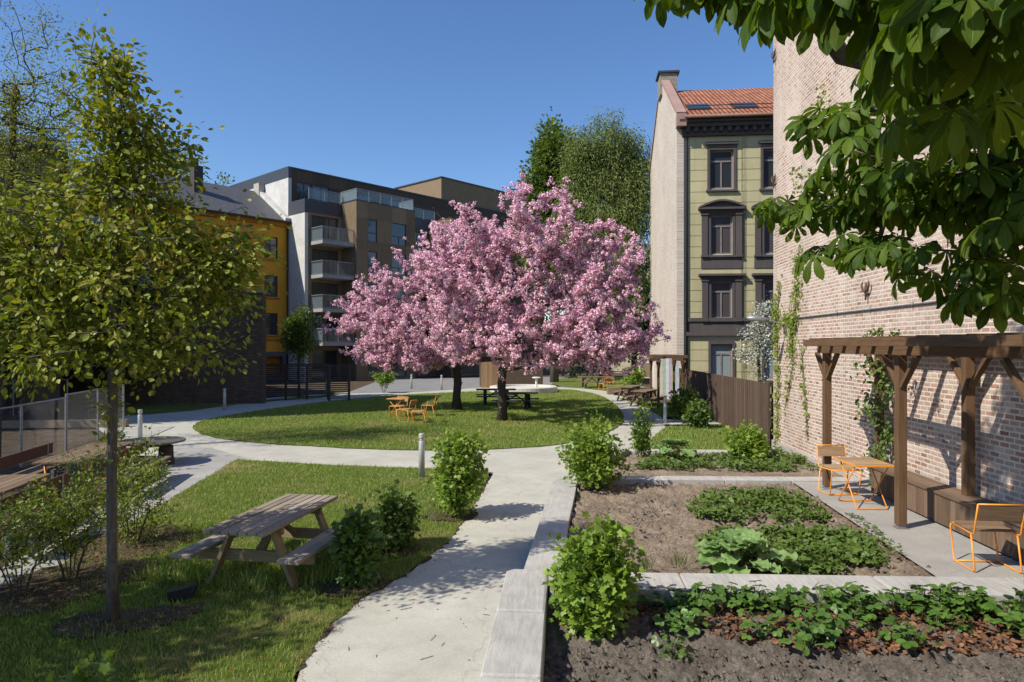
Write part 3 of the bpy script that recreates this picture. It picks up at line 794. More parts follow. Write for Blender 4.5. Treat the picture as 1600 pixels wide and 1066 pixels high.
m.add([(0, DP+.5, EV), (W_, DP+.5, EV), (W_, yr+.001, RZ), (0, yr+.001, RZ), (0, DP+.5, EV+.12), (W_, DP+.5, EV+.12), (W_, yr+.001, RZ+.12), (0, yr+.001, RZ+.12)], [(0, 1, 2, 3), (7, 6, 5, 4), (4, 5, 1, 0)])
rf = m.build('roof', TILE, t)
MB().tube([(-.05, -.8, EV+.05), (W_, -.8, EV+.05)], .09, 8).build('gutter', m_plain('copper_brown', (.17, .09, .06), .6), rf, 0, True)
MB().tube([(.2, -.35, EV+.75), (W_, -.35, EV+.75)], .025, 6).tube([(.2, -.35, EV+.55), (W_, -.35, EV+.55)], .02, 6).build('snow_guard', DARKM, rf)
sl_ = math.atan2(RZ-EV, yr+.75)
for c in (.95, 3.35, 5.75):
    Mx = Matrix.Translation((c, 1.1, EV+.12+(1.85)*math.tan(sl_))) @ Matrix.Rotation(sl_, 4, 'X')
    f = MB().box(-.62, .62, -.68, .68, .01, .09, Mx).build('skylight', DARKM, rf, .01)
    MB().box(-.52, .52, -.56, .58, .092, .105, Mx).build('pane', GLASS, f)
m = MB(); m.tube([(0, 0, 0)]*2, .01, 3) if False else None
prof = [(-.08, -.5), (DP, -.5), (DP, EV+.3), (yr+.6, RZ+.42), (yr-.6, RZ+.42), (-.08, EV+.25)]
gm = MB(); n = len(prof); gm.v = [(-.36, y, z) for y, z in prof]+[(-.0, y, z) for y, z in prof]
gm.f = [tuple(range(n))[::-1], tuple(range(n, 2*n))]+[(i, (i+1) % n, n+(i+1) % n, n+i) for i in range(n)]
gm.build('gable_wall', GBRK, t)
PINK = m_plaster('pink_coping', (.33, .22, .19))
m = MB(); m.bar((-.18, -.5, EV+.32), (-.18, yr-.6, RZ+.5), .5, .16).bar((-.18, DP+.4, EV+.34), (-.18, yr+.6, RZ+.5), .5, .16); m.box(-.42, .06, -.62, -.09, EV-.35, EV+.3); m.build('coping', PINK, t)
m = MB(); m.box(-.5, .55, yr-.62, yr+.62, RZ-.3, RZ+1.0)
ch = m.build('chimney', m_brick('chimney_brick', 0, [(.22, .19, .15), (.30, .27, .22)], (.3, .28, .25)), t)
MB().box(-.62, .67, yr-.74, yr+.74, RZ+1.0, RZ+1.12).build('chimney_cap', DARKM, ch)

# ---------------------------------------------------------------- timber-clad apartment block
AP = P(481, 55, 0); AR = rad(52.1)
CLAD = m_wood('cladding', (.125, .088, .055), (.255, .185, .115), 2, .85, 26)
CLADD = m_wood('dark_cladding', (.05, .036, .026), (.10, .072, .05), 2, .85, 26)
CONW = mat_concrete('gable_concrete', (.54, .535, .51)); ANTH = m_plain('anthracite_sheet', (.05, .055, .065), .45, .3)
t = thing('apartment_block', 'modern brown timber-clad apartment block with pale concrete gable and stacked balconies', 'apartment block', AP, AR)
LV = [2.86, 5.55, 8.27, 10.97]
h1 = [(.35, 2.85, z+.08, z+2.2) for z in LV]
h3 = [(10.0, 12.9, z+.5, z+2.2) for z in LV]
MB().wall(0, 3.19, -.6, 13.4, h1+[(.4, 2.8, -.2, 2.2)], 0, .35).build('balcony_wall', CLAD, t)
MB().wall(9.39, 13.7, -.6, 13.4, h3, 0, .3).build('wall', CLAD, t)
m = MB(); m.box(0.0, 30, .5, 13, -.6, 13.38).box(13.7, 30, 0, .5, -.6, 13.4); m.build('core', CLADD, t)
MB().box(0, 3.19, -.06, .26, 13.4, 14.4).build('parapet', ANTH, t); MB().box(9.39, 13.7, -.06, .26, 13.4, 14.4).build('parapet', ANTH, t)
gm = MB(); gp = [(-.04, -.8), (13, -.8), (13, 16.5), (2.5, 16.5), (2.5, 13.3), (-.04, 13.3)]
gm.v = [(-.3, y, z) for y, z in gp]+[(-.003, y, z) for y, z in gp]; n = 6
for tr in tessellate_polygon([[Vector((y, z, 0)) for y, z in gp]]): gm.f.append(tuple(reversed(tr))); gm.f.append(tuple(i+n for i in tr))
gm.f += [(i, n+i, n+(i+1) % n, (i+1) % n) for i in range(n)]
gm.build('concrete_gable', CONW, t)
m = MB(); m.box(-.32, -.004, -.06, 2.49, 13.301, 14.4).box(-.32, -.004, 2.45, 13, 16.501, 17.42); m.build('gable_flashing', ANTH, t)
ph = [(.5, 1.9, 14.0, 16.3), (2.0, 3.6, 14.0, 16.3), (5.2, 8.2, 14.0, 16.3), (10, 12.5, 14.0, 16.3)]
MB().wall(0, 30, 13.4, 17.3, ph, 2.5, .2).build('penthouse_wall', CLADD, t)
m = MB(); m.box(0.0, 30, 2.9, 13, 13.39, 17.29); m.build('penthouse_core', CLADD, t)
MB().box(-.0, 30, 2.42, 13, 17.3, 17.42).build('roof', ANTH, t)
for a, b, c, d in ph: window(t, a, c, b-a, d-c, 2.58, ANTH, GLASS, .07, (.5,), 0)
for a, b, c, d in h1: window(t, a, c, b-a, d-c, .12, ANTH, rnd.choice((GLASS, GLASS2)), .07, (.34, .67), 0, name='balcony_door')
for a, b, c, d in h3: window(t, a, c, b-a, d-c, .1, ANTH, GLASS, .07, (.5,), 0)
window(t, .4, -.2, 2.4, 2.4, .12, ANTH, GLASS, .08, (.5,), 0, name='entrance_door')
for vu in (3.19, 13.7):
    h2 = [(vu+1.11, vu+2.09, z+.28, z+2.2) for z in LV]+[(vu+3.67, vu+5.2, z+.28, z+2.2) for z in LV]+[(vu+1.1, vu+5.2, -.1, 2.1)]
    m = MB().wall(vu, vu+6.2, -.6, 14.5, h2, -2.1, .22); m.box(vu, vu+.12, -2.1+.001, 0, -.6, 14.5).box(vu+6.08, vu+6.2, -2.1+.001, 0, -.6, 14.5).box(vu+.12, vu+6.08, -1.6, -1.5, -.6, 14.2).box(vu+.12, vu+6.08, -1.499, 0, 14.1, 14.2)
    m.build('bay', CLAD, t)
    MB().box(vu-.03, vu+6.23, -2.13, -1.9, 14.501, 14.56).box(vu-.03, vu+.2, -1.9, 0, 14.501, 14.56).build('bay_coping', ANTH, t)
    for a, b, c, d in h2: window(t, a, c, b-a, d-c, -2.02, ANTH, rnd.choice((GLASS, GLASS2, GLASS2)), .06, (.5,) if b-a > 1.2 else (), .4 if c > 0 else 0)
def railing(pts, zb, h, glass=True, name='railing'):
    m = MB(); gl = MB()
    for (x0, y0), (x1, y1) in zip(pts, pts[1:]):
        L = math.hypot(x1-x0, y1-y0); n = max(1, round(L/1.25))
        m.bar((x0, y0, zb+h), (x1, y1, zb+h), .05, .05)
        for k in range(n+1): x, y = x0+(x1-x0)*k/n, y0+(y1-y0)*k/n; m.bar((x, y, zb), (x, y, zb+h), .045, .045)
        if glass: gl.bar((x0, y0, zb+h*.52), (x1, y1, zb+h*.52), .012, h*.84)
        else:
            q = int(L/.11); m.bar((x0, y0, zb+.06), (x1, y1, zb+.06), .04, .04)
            for k in range(q): x, y = x0+(x1-x0)*(k+.5)/q, y0+(y1-y0)*(k+.5)/q; m.bar((x, y, zb+.06), (x, y, zb+h), .02, .012)
    r = m.build(name, GALV, t)
    if glass: gl.build('glass_panel', GLASSB, r)
    return r
railing([(.15, .1), (3.1, .1)], 14.4, .95)
railing([(3.3, .3), (3.3, -2.0), (9.25, -2.0), (9.25, 0)], 14.56, .95)
railing([(9.5, .1), (13.6, .1)], 14.4, .95)
for z in LV:
    b = MB().box(.18, 3.14, -1.85, -.01, z-.28, z).build('balcony', mat_concrete('balcony_slab', (.30, .30, .29)), t)
    # railing of each balcony is a part of the house
    railing([(.22, -.05), (.22, -1.8), (3.1, -1.8)], z, 1.08, False, 'balcony_railing')
    gl = MB().bar((.25, -.1, z+.5), (.25, -1.76, z+.5), .012, .85).build('side_screen', GLASSB, b)
m = MB().box(16.7, 28, 2.6, 10, 17.42, 19.6); m.build('roof_house', CLAD, t)
MB().box(16.6, 28.1, 2.5, 10.1, 19.6, 19.72).build('roof_house_cap', ANTH, t)
m = MB(); m.tube([(6, 6, 17.4), (6, 6, 18.6)], .05, 6).tube([(12, 5, 17.4), (12, 5, 18.1)], .14, 8).tube([(9, 5.5, 17.4), (9, 5.5, 18.0)], .1, 8); m.build('roof_vents', GALV, t)

# ---------------------------------------------------------------- ochre house beside it
ORP = m_plaster('ochre_plaster', (.62, .295, .035), .08, .15); ORD = m_plaster('ochre_trim', (.34, .15, .022)); SLATE = m_plain('slate', (.085, .085, .09), .6, 0, .3, 5, .4)
t = thing('ochre_house', 'ochre yellow plastered house with grey roof beside the pale concrete gable', 'house', AP, AR)
oc = [-1.78-3.2*k for k in range(5)]; orow = [(9.66, 11.43), (6.55, 8.3), (3.46, 5.23)]
oh = [(c-.58, c+.58, a, b) for c in oc for a, b in orow]
MB().wall(-17, -.31, 2.1, 12.7, oh, 2.57, .2).build('wall', ORP, t)
m = MB(); m.box(-17, -.31, 3.0, 11.8, -.6, 12.6).box(-17, -16.9, 2.571, 3, 2.1, 12.7); m.build('core', ORD, t)
MB().wall(-17, -.31, -.6, 2.099, [(-3.6, -.8, .3, 1.7)], 2.5, .3).build('base_wall', m_plain('grey_base', (.10, .095, .09), .8), t)
m = MB(); m.box(-17.1, -.31, 2.35, 2.57, 12.35, 12.7).box(-17, -.31, 2.5, 2.57, 2.95, 3.12)
for a, b in orow:
    for c in oc: m.box(c-.72, c+.72, 2.5, 2.57, a-.2, a-.06)
m.build('cornice', ORD, t)
for c in oc:
    for a, b in orow: window(t, c-.58, a, 1.16, b-a, 2.68, DARKM, rnd.choice((GLASS, GLASS2, GLASS2)), .075, (.5,), .62)
zr0, zr1, ym = 12.72, 16.0, 7.2
m = MB(); m.add([(-17.2, 2.1, zr0), (-.31, 2.1, zr0), (-.31, ym, zr1), (-17.2, ym, zr1), (-.31, 12.3, zr0), (-17.2, 12.3, zr0)], [(0, 1, 2, 3), (3, 2, 4, 5), (0, 3, 5), (1, 4, 2), (0, 5, 4, 1)])
rf = m.build('roof', SLATE, t)
MB().bar((-.55, 2.1, zr0+.2), (-.55, ym, zr1+.2), .45, .3).build('verge_coping', CONW, rf)
MB().box(-.85, -.35, 6.4, 7.3, 15.4, 16.6).build('chimney', m_plain('pale_chimney', (.36, .34, .31), .8), rf)
cm = MB().box(-6.9, -6.2, 5.0, 5.7, 14.2, 16.7).build('chimney', m_plain('sooty_brick', (.045, .04, .038), .9), rf)
MB().tube([(-6.55, 5.35, 16.7), (-6.55, 5.35, 17.3)], .14, 8).build('chimney_pot', DARKM, cm)
MB().tube([(-17.1, 2.05, zr0), (-.33, 2.05, zr0)], .08, 8).tube([(-.42, 2.4, zr0), (-.42, 2.45, -.4)], .06, 8).build('gutter', DARKM, rf, 0, True)

# ---------------------------------------------------------------- other buildings and boundary walls
t = thing('grey_house', 'dark grey-brown old building seen through branches at the far left', 'building', P(94, 31, 0), rad(38))
gh = [(-3-3.1*k-1.2, -3-3.1*k, z, z+1.8) for k in range(4) for z in (1.2, 4.2, 7.2, 9.3)]
MB().wall(-16, 0, -.5, 11.4, gh, 0, .2).build('wall', m_plaster('grey_plaster', (.13, .115, .10)), t)
MB().box(-16, -.002, .4, 13, -.5, 11.3).build('core', m_plaster('grey_plaster_side', (.12, .105, .09)), t)
for a, b, c, d in gh: window(t, a, c, 1.2, 1.8, .1, WHITE, GLASS, .07)
m = MB(); m.add([(-16.3, -.4, 11.4), (.3, -.4, 11.4), (.3, 6.5, 13.6), (-16.3, 6.5, 13.6), (.3, 13.4, 11.4), (-16.3, 13.4, 11.4)], [(0, 1, 2, 3), (3, 2, 4, 5), (0, 3, 5), (1, 4, 2), (0, 5, 4, 1)]); m.build('roof', SLATE, t)
t = thing('shade_block', 'tall plain plastered block added out of view at the left to shade the old brick wall', 'building', (-25.2, 17.5, 0), rad(90))  # unseen block added left of view, tall enough to shade the old brick wall
ph2 = [(u, u+1.2, z, z+1.8) for u in (1.2, 3.6, 6.0) for z in (1.2, 4.4, 7.6, 10.8, 14, 17)]
MB().wall(0, 8.6, -.5, 20.6, ph2, 0, .2).build('wall', m_plaster('block_plaster', (.30, .27, .22)), t)
MB().box(0, 8.6, .4, 14, -.5, 20.5).build('core', m_plaster('block_core', (.28, .25, .21)), t)
for a_, b_, c_, d_ in ph2: window(t, a_, c_, 1.2, 1.8, .1, WHITE, GLASS, .07)
MB().box(-.2, 8.8, -.25, 14.2, 20.6, 20.8).build('roof', ANTH, t)
t = thing('cream_house', 'cream plastered house far back in the gap left of the green town house', 'house', P(985, 72, 0), rad(-2))
ch_ = [(1.0, 2.0, z, z+1.7) for z in (1.5, 4.7, 7.9)]
MB().wall(-3, 8, -1, 11.5, ch_, 0, .2).build('wall', m_plaster('cream_plaster', (.55, .50, .36)), t)
MB().box(-3, 8, .5, 9, -1, 11.4).build('core', BEIGE, t)
for a, b, c, d in ch_: window(t, a, c, 1, 1.7, .1, WHITE, GLASS)
m = MB(); m.add([(-3.3, -.4, 11.5), (8.3, -.4, 11.5), (8.3, 4.5, 14), (-3.3, 4.5, 14), (8.3, 9.4, 11.5), (-3.3, 9.4, 11.5)], [(0, 1, 2, 3), (3, 2, 4, 5), (0, 3, 5), (1, 4, 2), (0, 5, 4, 1)]); m.build('roof', SLATE, t)

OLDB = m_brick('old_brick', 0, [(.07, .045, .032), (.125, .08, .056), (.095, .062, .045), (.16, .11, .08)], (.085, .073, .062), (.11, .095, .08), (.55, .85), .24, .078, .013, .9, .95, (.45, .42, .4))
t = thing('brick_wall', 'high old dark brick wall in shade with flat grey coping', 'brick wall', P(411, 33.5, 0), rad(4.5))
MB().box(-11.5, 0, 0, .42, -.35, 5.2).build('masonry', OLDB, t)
MB().box(-11.6, .05, -.05, .47, 5.2, 5.32).build('coping', mat_concrete('coping_stone', (.25, .25, .25)), t)
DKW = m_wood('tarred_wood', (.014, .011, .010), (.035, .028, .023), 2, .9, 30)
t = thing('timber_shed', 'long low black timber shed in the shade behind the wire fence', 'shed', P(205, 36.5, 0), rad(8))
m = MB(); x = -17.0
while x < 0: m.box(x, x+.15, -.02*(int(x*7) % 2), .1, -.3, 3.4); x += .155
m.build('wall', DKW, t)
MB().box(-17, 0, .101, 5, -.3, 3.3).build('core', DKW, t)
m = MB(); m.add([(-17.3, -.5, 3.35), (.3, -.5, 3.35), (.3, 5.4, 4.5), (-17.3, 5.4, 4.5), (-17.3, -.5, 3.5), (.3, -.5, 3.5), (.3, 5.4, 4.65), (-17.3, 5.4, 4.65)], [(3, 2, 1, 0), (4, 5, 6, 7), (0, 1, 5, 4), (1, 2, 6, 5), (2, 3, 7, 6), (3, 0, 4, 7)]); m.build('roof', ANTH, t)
# slatted screen and gate below the ochre house
GTW = m_plain('gate_brown', (.045, .03, .022), .7)
def slats(name, label, px0, px1, d, cat, posts, zt=1.6):
    a, b = Vector(P(px0, d, 0)), Vector(P(px1, d, 0)); L = (b-a).length
    t = thing(name, label, cat, a, math.atan2(b.y-a.y, b.x-a.x)); m = MB(); z = -.1
    while z < zt-.08: m.box(0, L, -.012, .012, z, z+.05); z += .105
    m.build('slats', GTW, t)
    for k in range(posts): x = L*k/(posts-1); MB().box(x-.05, x+.05, .013, .113, -.3, zt).build('post', GTW, t)
    MB().box(0, L, -.03, .012, zt-.05, zt+.03).build('top_rail', GTW, t)
    return t
slats('slatted_fence', 'dark brown fence of thin horizontal slats beside the old brick wall', 413, 512, 36.0, 'fence', 4)
slats('slatted_gate', 'dark slatted gate panel standing open at the right end of its fence', 514, 545, 34.8, 'gate', 2)

# wooden kiosk and round basin on the plaza
TANW = m_wood('tan_boards', (.19, .115, .06), (.34, .215, .12), 2, .8, 30)
t = thing('wooden_kiosk', 'tan vertical-board box shed behind the cherry trunks on the plaza', 'shed', P(752, 46, 0), rad(10))
m = MB(); x = 0
while x < 1.22: m.box(x, x+.095, 0, .05, -.3, 1.75); x += .1
m.build('front_boards', TANW, t)
MB().box(0, 4.2, .052, 2.2, -.3, 1.2).box(0, 1.2, .051, 2.21, 1.2, 1.7).build('body', CLADD, t)
MB().box(-.05, 1.3, -.05, 2.3, 1.751, 1.82).build('lid', ANTH, t)
t = thing('round_basin', 'low round white concrete basin on the plaza behind the picnic tables', 'basin', P(818, 42, -.25))
MB().lathe([(2.08, -.05), (2.08, .32), (2.02, .36), (1.7, .36), (1.68, .25), (.02, .24)], (0, 0, 0), 48).build('rim', mat_concrete('white_concrete', (.56, .54, .50)), t)
# ---------------------------------------------------------------- bollard lights
BOL = m_plain('bollard_grey', (.46, .47, .48), .4, .25, .05, 6, .03)
def bollard(label, loc, h=.95, r=.065):
    t = thing('bollard_light', label, 'bollard', loc, 0, 'bollard lights along the paths')
    MB().lathe([(r, 0), (r, h-.17), (r*.97, h-.165)], (0, 0, 0), 24).build('shaft', BOL, t, 0, True)
    MB().lathe([(r*.72, h-.166), (r*.72, h-.1)], (0, 0, 0), 20).build('lens', M('bollard_lens').base((.5, .5, .47), .25), t, 0, True)
    MB().lathe([(r*.97, h-.101), (r, h-.098), (r, h-.03), (r*.88, h), (.004, h+.004)], (0, 0, 0), 24).build('cap', BOL, t, 0, False)
    return t
bl = bollard('pale grey bollard light beside the big bright bush on the front lawn', G(659, 746), .95)
for px, py, lb in ((351, 641, 'grey bollard light in the shade before the old brick wall'), (219, 690, 'grey bollard light behind the round table on the left'), (1039, 661, 'grey bollard light beside the right path near the board fence')):
    dup(bl, G(px, py), 0, lb)
for px, d, lb in ((690, 44, 'small far bollard light between the two cherry trunks'), (510, 38, 'far bollard light behind the slatted gate'), (643, 45, 'small far bollard light left of the left cherry trunk')):
    dup(bl, P(px, d, -.25), 0, lb)
t = thing('stand_pipe', 'pale short post with a flat top standing on the round basin', 'post', P(838, 41.3, .0))
MB().lathe([(.07, 0), (.07, .62)], (0, 0, 0), 12).build('post', WHITE, t); MB().lathe([(.25, .621), (.27, .66), (.2, .7)], (0, 0, 0), 16).build('top', WHITE, t)

# ---------------------------------------------------------------- picnic tables
def mats_pic(n, c1, c2, w=None): return {a: m_wood('%s_%s' % (n, 'xyz'[a]), c1, c2, a, .85, 55, w) for a in range(3)}
GREYW = mats_pic('weathered_wood', (.16, .13, .10), (.36, .31, .25)); TREW = mats_pic('treated_leg', (.17, .125, .07), (.33, .25, .145)); DARKP = mats_pic('dark_picnic', (.02, .022, .02), (.05, .05, .045)); BRNP = mats_pic('brown_picnic', (.13, .095, .065), (.27, .20, .14))
def picnic(label, loc, rz, top=GREYW, leg=TREW, L=2.2, Wd=.78, H=.74, group=None):
    """long axis +x; planks along x, A-frame trestles"""
    t = thing('picnic_table', label, 'picnic table', loc, rz, group)
    n = 7; p = Wd/n; m = MB()
    for k in range(n): m.box(-L/2+rnd.uniform(-.006, .006), L/2+rnd.uniform(-.006, .006), -Wd/2+k*p+.008, -Wd/2+(k+1)*p-.008, H-.045, H+rnd.uniform(-.002, .002))
    m.build('tabletop', top[0], t, .005)
    for s in (-1, 1):
        m = MB(); c = s*(Wd/2+.27)
        for k in range(2): m.box(-L/2, L/2, c-.13+k*.133, c-.13+k*.133+.127, .40, .445)
        m.build('seat', top[0], t, .006)
    for e in (-1, 1):
        x = e*(L/2-.42)
        for s in (-1, 1): MB().bar((x, s*.25, H-.046), (x, s*.54, 0), .05, .14, (1, 0, 0)).build('leg', leg[2], t, .006)
        MB().box(x-e*.052-.024, x-e*.052+.024, -Wd/2-.36, Wd/2+.36, .26, .395).build('seat_bearer', leg[1], t, .006)
        MB().box(x-.024-e*.05, x+.024-e*.05, -Wd/2+.03, Wd/2-.03, H-.145, H-.047).build('top_bearer', leg[1], t, .006)
        MB().bar((x-e*.08, 0, .33), (x-e*.62, 0, H-.06), .045, .09, (0, 1, 0)).build('strut', leg[2], t, .005)
    return t
ta, tb_, tc, td = G(315, 828.5, .5), G(414, 832, .5), G(527, 772.5, .5), G(450, 772, .5)
cxy = [(ta[i]+tb_[i]+tc[i]+td[i])/4 for i in (0, 1)]
ang = math.atan2(tc[1]-tb_[1]+td[1]-ta[1], tc[0]-tb_[0]+td[0]-ta[0])
LT = (math.dist(tb_[:2], tc[:2])+math.dist(ta[:2], td[:2]))/2
pt1 = picnic('weathered grey picnic table with attached benches on the front lawn', (cxy[0], cxy[1], -.245), ang, L=min(2.4, LT))
pd = picnic('dark picnic table under the cherry trees, beside the left trunk', P(775, 33, -.24), rad(8), DARKP, DARKP, 1.9, group='picnic tables across the garden')
dup(pd, P(806, 30.5, -.24), rad(-6), 'dark picnic table under the cherry trees, right of the front trunk')
pb = picnic('brown picnic table beside the right path in front of the small pergola', P(1008, 32.2, -.24), rad(65), BRNP, BRNP, 1.9, group='picnic tables across the garden')
dup(pb, P(985, 35.5, -.24), rad(68), 'brown picnic table second along the right path, behind another')
dup(pb, P(925, 46, -.24), rad(10), 'far brown picnic table on the grass at the end of the right path')

# orange set on the oval lawn
q = G(622, 650, -.24)
bistro_table('orange folding table standing in the sun on the oval lawn', q, rad(80), 'orange bistro tables', .7, .7, .72)
c0 = chair('orange slatted chair pulled in front of the lawn table, nearest', (q[0]+.15, q[1]-.55, -.24), rad(160), 'orange garden chairs')
qx = P(635, 25.6, -.24); dup(c0, qx, rad(75), 'orange slatted chair close behind the right of the lawn table')
qx = P(655, 24.9, -.24); dup(c0, qx, rad(100), 'orange slatted chair standing apart on the right of the lawn table')
fl = chair('dark slatted chair tipped back on the lawn behind the orange set', P(671, 27.5, -.24), rad(90), 'orange garden chairs', SLATD)
for dx, dd, a in ((944, 43, 40), (956, 44.5, 200)):
    dup(c0, P(dx, dd, -.24), rad(a), 'far orange chair by the planter left of the right path' if a == 40 else 'far orange chair behind another beside the right path')
# planter
t = thing('planter_box', 'low brown planter box with dry plants beside the right path', 'planter', P(965, 40, -.25), rad(5))
MB().box(-.6, .6, -.3, .3, 0, .4).build('box', BRNP[0], t, .01)
# notice case
t = thing('notice_case', 'white framed notice case on two posts near the end of the right path', 'notice board', P(1010, 44, -.25), rad(-5))
for s in (-.45, .45): MB().box(s-.04, s+.04, -.04, .04, 0, 1.85).build('post', WHITE, t)
MB().box(-.41, .41, -.03, .03, .75, 1.8).build('frame', WHITE, t); MB().box(-.35, .35, -.04, -.031, .82, 1.73).build('panel', BRNP[2], t)

# small pergola with slatted colour panel behind
pergola('small_pergola', 'small brown pergola in front of the pale gable beyond the picnic tables', 4.25, 5.35, [31.0, 33.6], 2.05, np.arange(33.7, 30.6, -.5), .3, .11, -.25)
t = thing('painted_panel', 'panel of pastel painted vertical boards below the pale gable', 'painted panel', P(1026, 34.9, -.25), rad(-3))
pc = [(.45, .52, .50), (.55, .50, .38), (.32, .45, .42), (.60, .58, .55), (.42, .38, .50), (.55, .56, .30), (.38, .50, .55), (.6, .5, .45)]
for i in range(8): MB().box(i*.155, i*.155+.15, 0, .03, .1, 2.2).build('board', m_plain('paint_%d' % i, pc[i], .7, 0, .15, 5), t)

# ---------------------------------------------------------------- left row: plank tables with backed benches
LWD = {0: m_wood('plank_brown', (.10, .065, .04), (.235, .165, .11), 0, .8, 50), 1: m_wood('plank_red', (.075, .036, .02), (.15, .08, .05), 0, .8, 50)}
LR = math.atan2(.966, -.257)
def plank_table(label, c, L):
    t = thing('plank_table', label, 'table', c, LR, 'long plank tables in the left row'); m = MB()
    for k in range(6): m.box(-L/2, L/2, -.42+k*.142, -.42+k*.142+.134, .70, .74)
    m.build('tabletop', LWD[0], t, .005)
    for x in (-L/2+.3, L/2-.3):
        MB().tube([(x, -.34, .695), (x, -.3, 0), (x, .3, 0), (x, .34, .695)], .022, 8).build('leg', ORNG, t, 0, True)
    return t
def backed_bench(label, c, L, flip):
    """backrest on +y side"""
    t = thing('backed_bench', label, 'bench', c, LR+(math.pi if flip else 0), 'benches with backrests in the left row'); m = MB()
    for k in range(3): m.box(-L/2, L/2, -.2+k*.14, -.2+k*.14+.13, .41, .45)
    m.build('seat', LWD[0], t, .005)
    MB().box(-L/2, L/2, .262, .292, .58, .80).build('backrest', LWD[1], t, .006)
    for x in (-L/2+.25, L/2-.25):
        MB().bar((x, -.18, .405), (x, .22, .405), .05, .01).bar((x, .25, .40), (x, .25, .79), .05, .01, (0, 1, 0)).bar((x, -.12, 0), (x, -.12, .40), .06, .06).bar((x, .16, 0), (x, .16, .40), .06, .06).build('bracket', GALV, t, .003)
    return t
ux, uy = math.cos(LR), math.sin(LR)      # along the row
def rowpt(s, off): # s along from the near set, off to the left
    b0 = P(105, 11.0, -.25); return (b0[0]+ux*s-uy*off, b0[1]+uy*s+ux*off, -.25)
for s, L, a, b, c in ((-1.1, 2.4, 'near plank table of the left row with grey tabletop', 'nearest backed bench of the left row, its seat facing the paved walk', 'backed bench on the fence side of the near plank table'),
                      (2.6, 2.6, 'second plank table of the left row behind the thin sapling', 'backed bench further along the left row, next to the round table', 'backed bench on the fence side of the second plank table')):
    plank_table(a, rowpt(s+.25, .80), L)
    backed_bench(b, rowpt(s, -.27), L-.1, False)
    backed_bench(c, rowpt(s, 1.6), L-.1, False)
# round drum table
t = thing('round_table', 'large round dark table on a log foot beside the paved walk', 'table', P(237, 16.4, -.25))
MB().lathe([(.19, 0), (.17, .2), (.16, .45)], (.34, .03, 0), 20).build('foot', mats_pic('drum', (.03, .024, .02), (.07, .055, .045))[2], t)
MB().lathe([(.3, .44), (.74, .535), (.75, .565), (.74, .575), (.01, .577)], (0, 0, 0), 40).build('tabletop', m_plain('table_grey', (.10, .085, .075), .6), t)
# ---------------------------------------------------------------- chain link fence
WIRE = m_plain('fence_wire', (.2, .205, .21), .5, .5)
def chainlink(name, label, a, b, h, posts):
    a, b = Vector(a), Vector(b); L = (b-a).length
    t = thing(name, label, 'wire fence', a, math.atan2(b.y-a.y, b.x-a.x)); m = MB(); s = .105; r = .0021
    n = int((L+h)/s)
    for k in range(n):
        x = -h+k*s
        x0, x1 = max(x, 0), min(x+h, L)
        if x1 > x0: m.tube([(x0, 0, x0-x), (x1, 0, x1-x)], r, 3, False)
        x = k*s; x0, x1 = max(x-h, 0), min(x, L)
        if x1 > x0: m.tube([(x1, .006, x-x1), (x0, .006, x-x0)], r, 3, False)
    m.build('mesh', WIRE, t)
    MB().tube([(0, 0, h), (L, 0, h)], .021, 8).build('top_rail', GALV, t)
    for k in range(posts): x = L*k/(posts-1); MB().tube([(x, 0, -.1), (x, 0, h+.03)], .03, 8).build('post', GALV, t)
    return t
chainlink('wire_fence', 'grey chain-link fence on steel posts behind the left benches', P(-60, 14.0, -.25), P(103, 18.7, -.25), 1.42, 3)
chainlink('wire_fence', 'grey chain-link fence section running back behind the thin sapling', P(103.5, 18.75, -.25), P(193, 23.2, -.25), 1.5, 3)
chainlink('wire_fence', 'tall chain-link fence in the dark at the far left', P(-160, 27, -.25), P(105, 29, -.25), 1.4, 4)
# timber baulks and stump behind the fence
t = thing('timber_beam', 'long brown timber baulk lying behind the chain-link fence', 'timber', P(-20, 23.5, -.25), rad(10)); MB().box(-3, 4.6, -.12, .12, 0, .26).build('baulk', BRNP[0], t, .01)
t = thing('wooden_stump', 'dark upright log stump behind the sapling trunk near the wire fence', 'stump', P(149, 24.5, -.25)); MB().lathe([(.3, 0), (.27, .4), (.27, .72), (.01, .73)], (0, 0, 0), 14).build('stump', m_plain('stump_bark', (.05, .036, .026), .95, 0, .4, 12, .8), t)
# tilted black ground lamp near the young tree
p0 = G(285, 938)
t = thing('ground_spotlight', 'black wedge-shaped ground spotlight on the grass by the young tree', 'spotlight', p0, rad(20))
m = MB(); m.extr([(-.13, .0), (.12, .03), (.16, .17), (-.15, .12)], -.06, .06); m.build('housing', M('black_plastic').base((.012, .012, .013), .4), t, .006)
MB().box(-.02, .02, -.02, .02, -.05, .01).build('spike', DARKM, t)
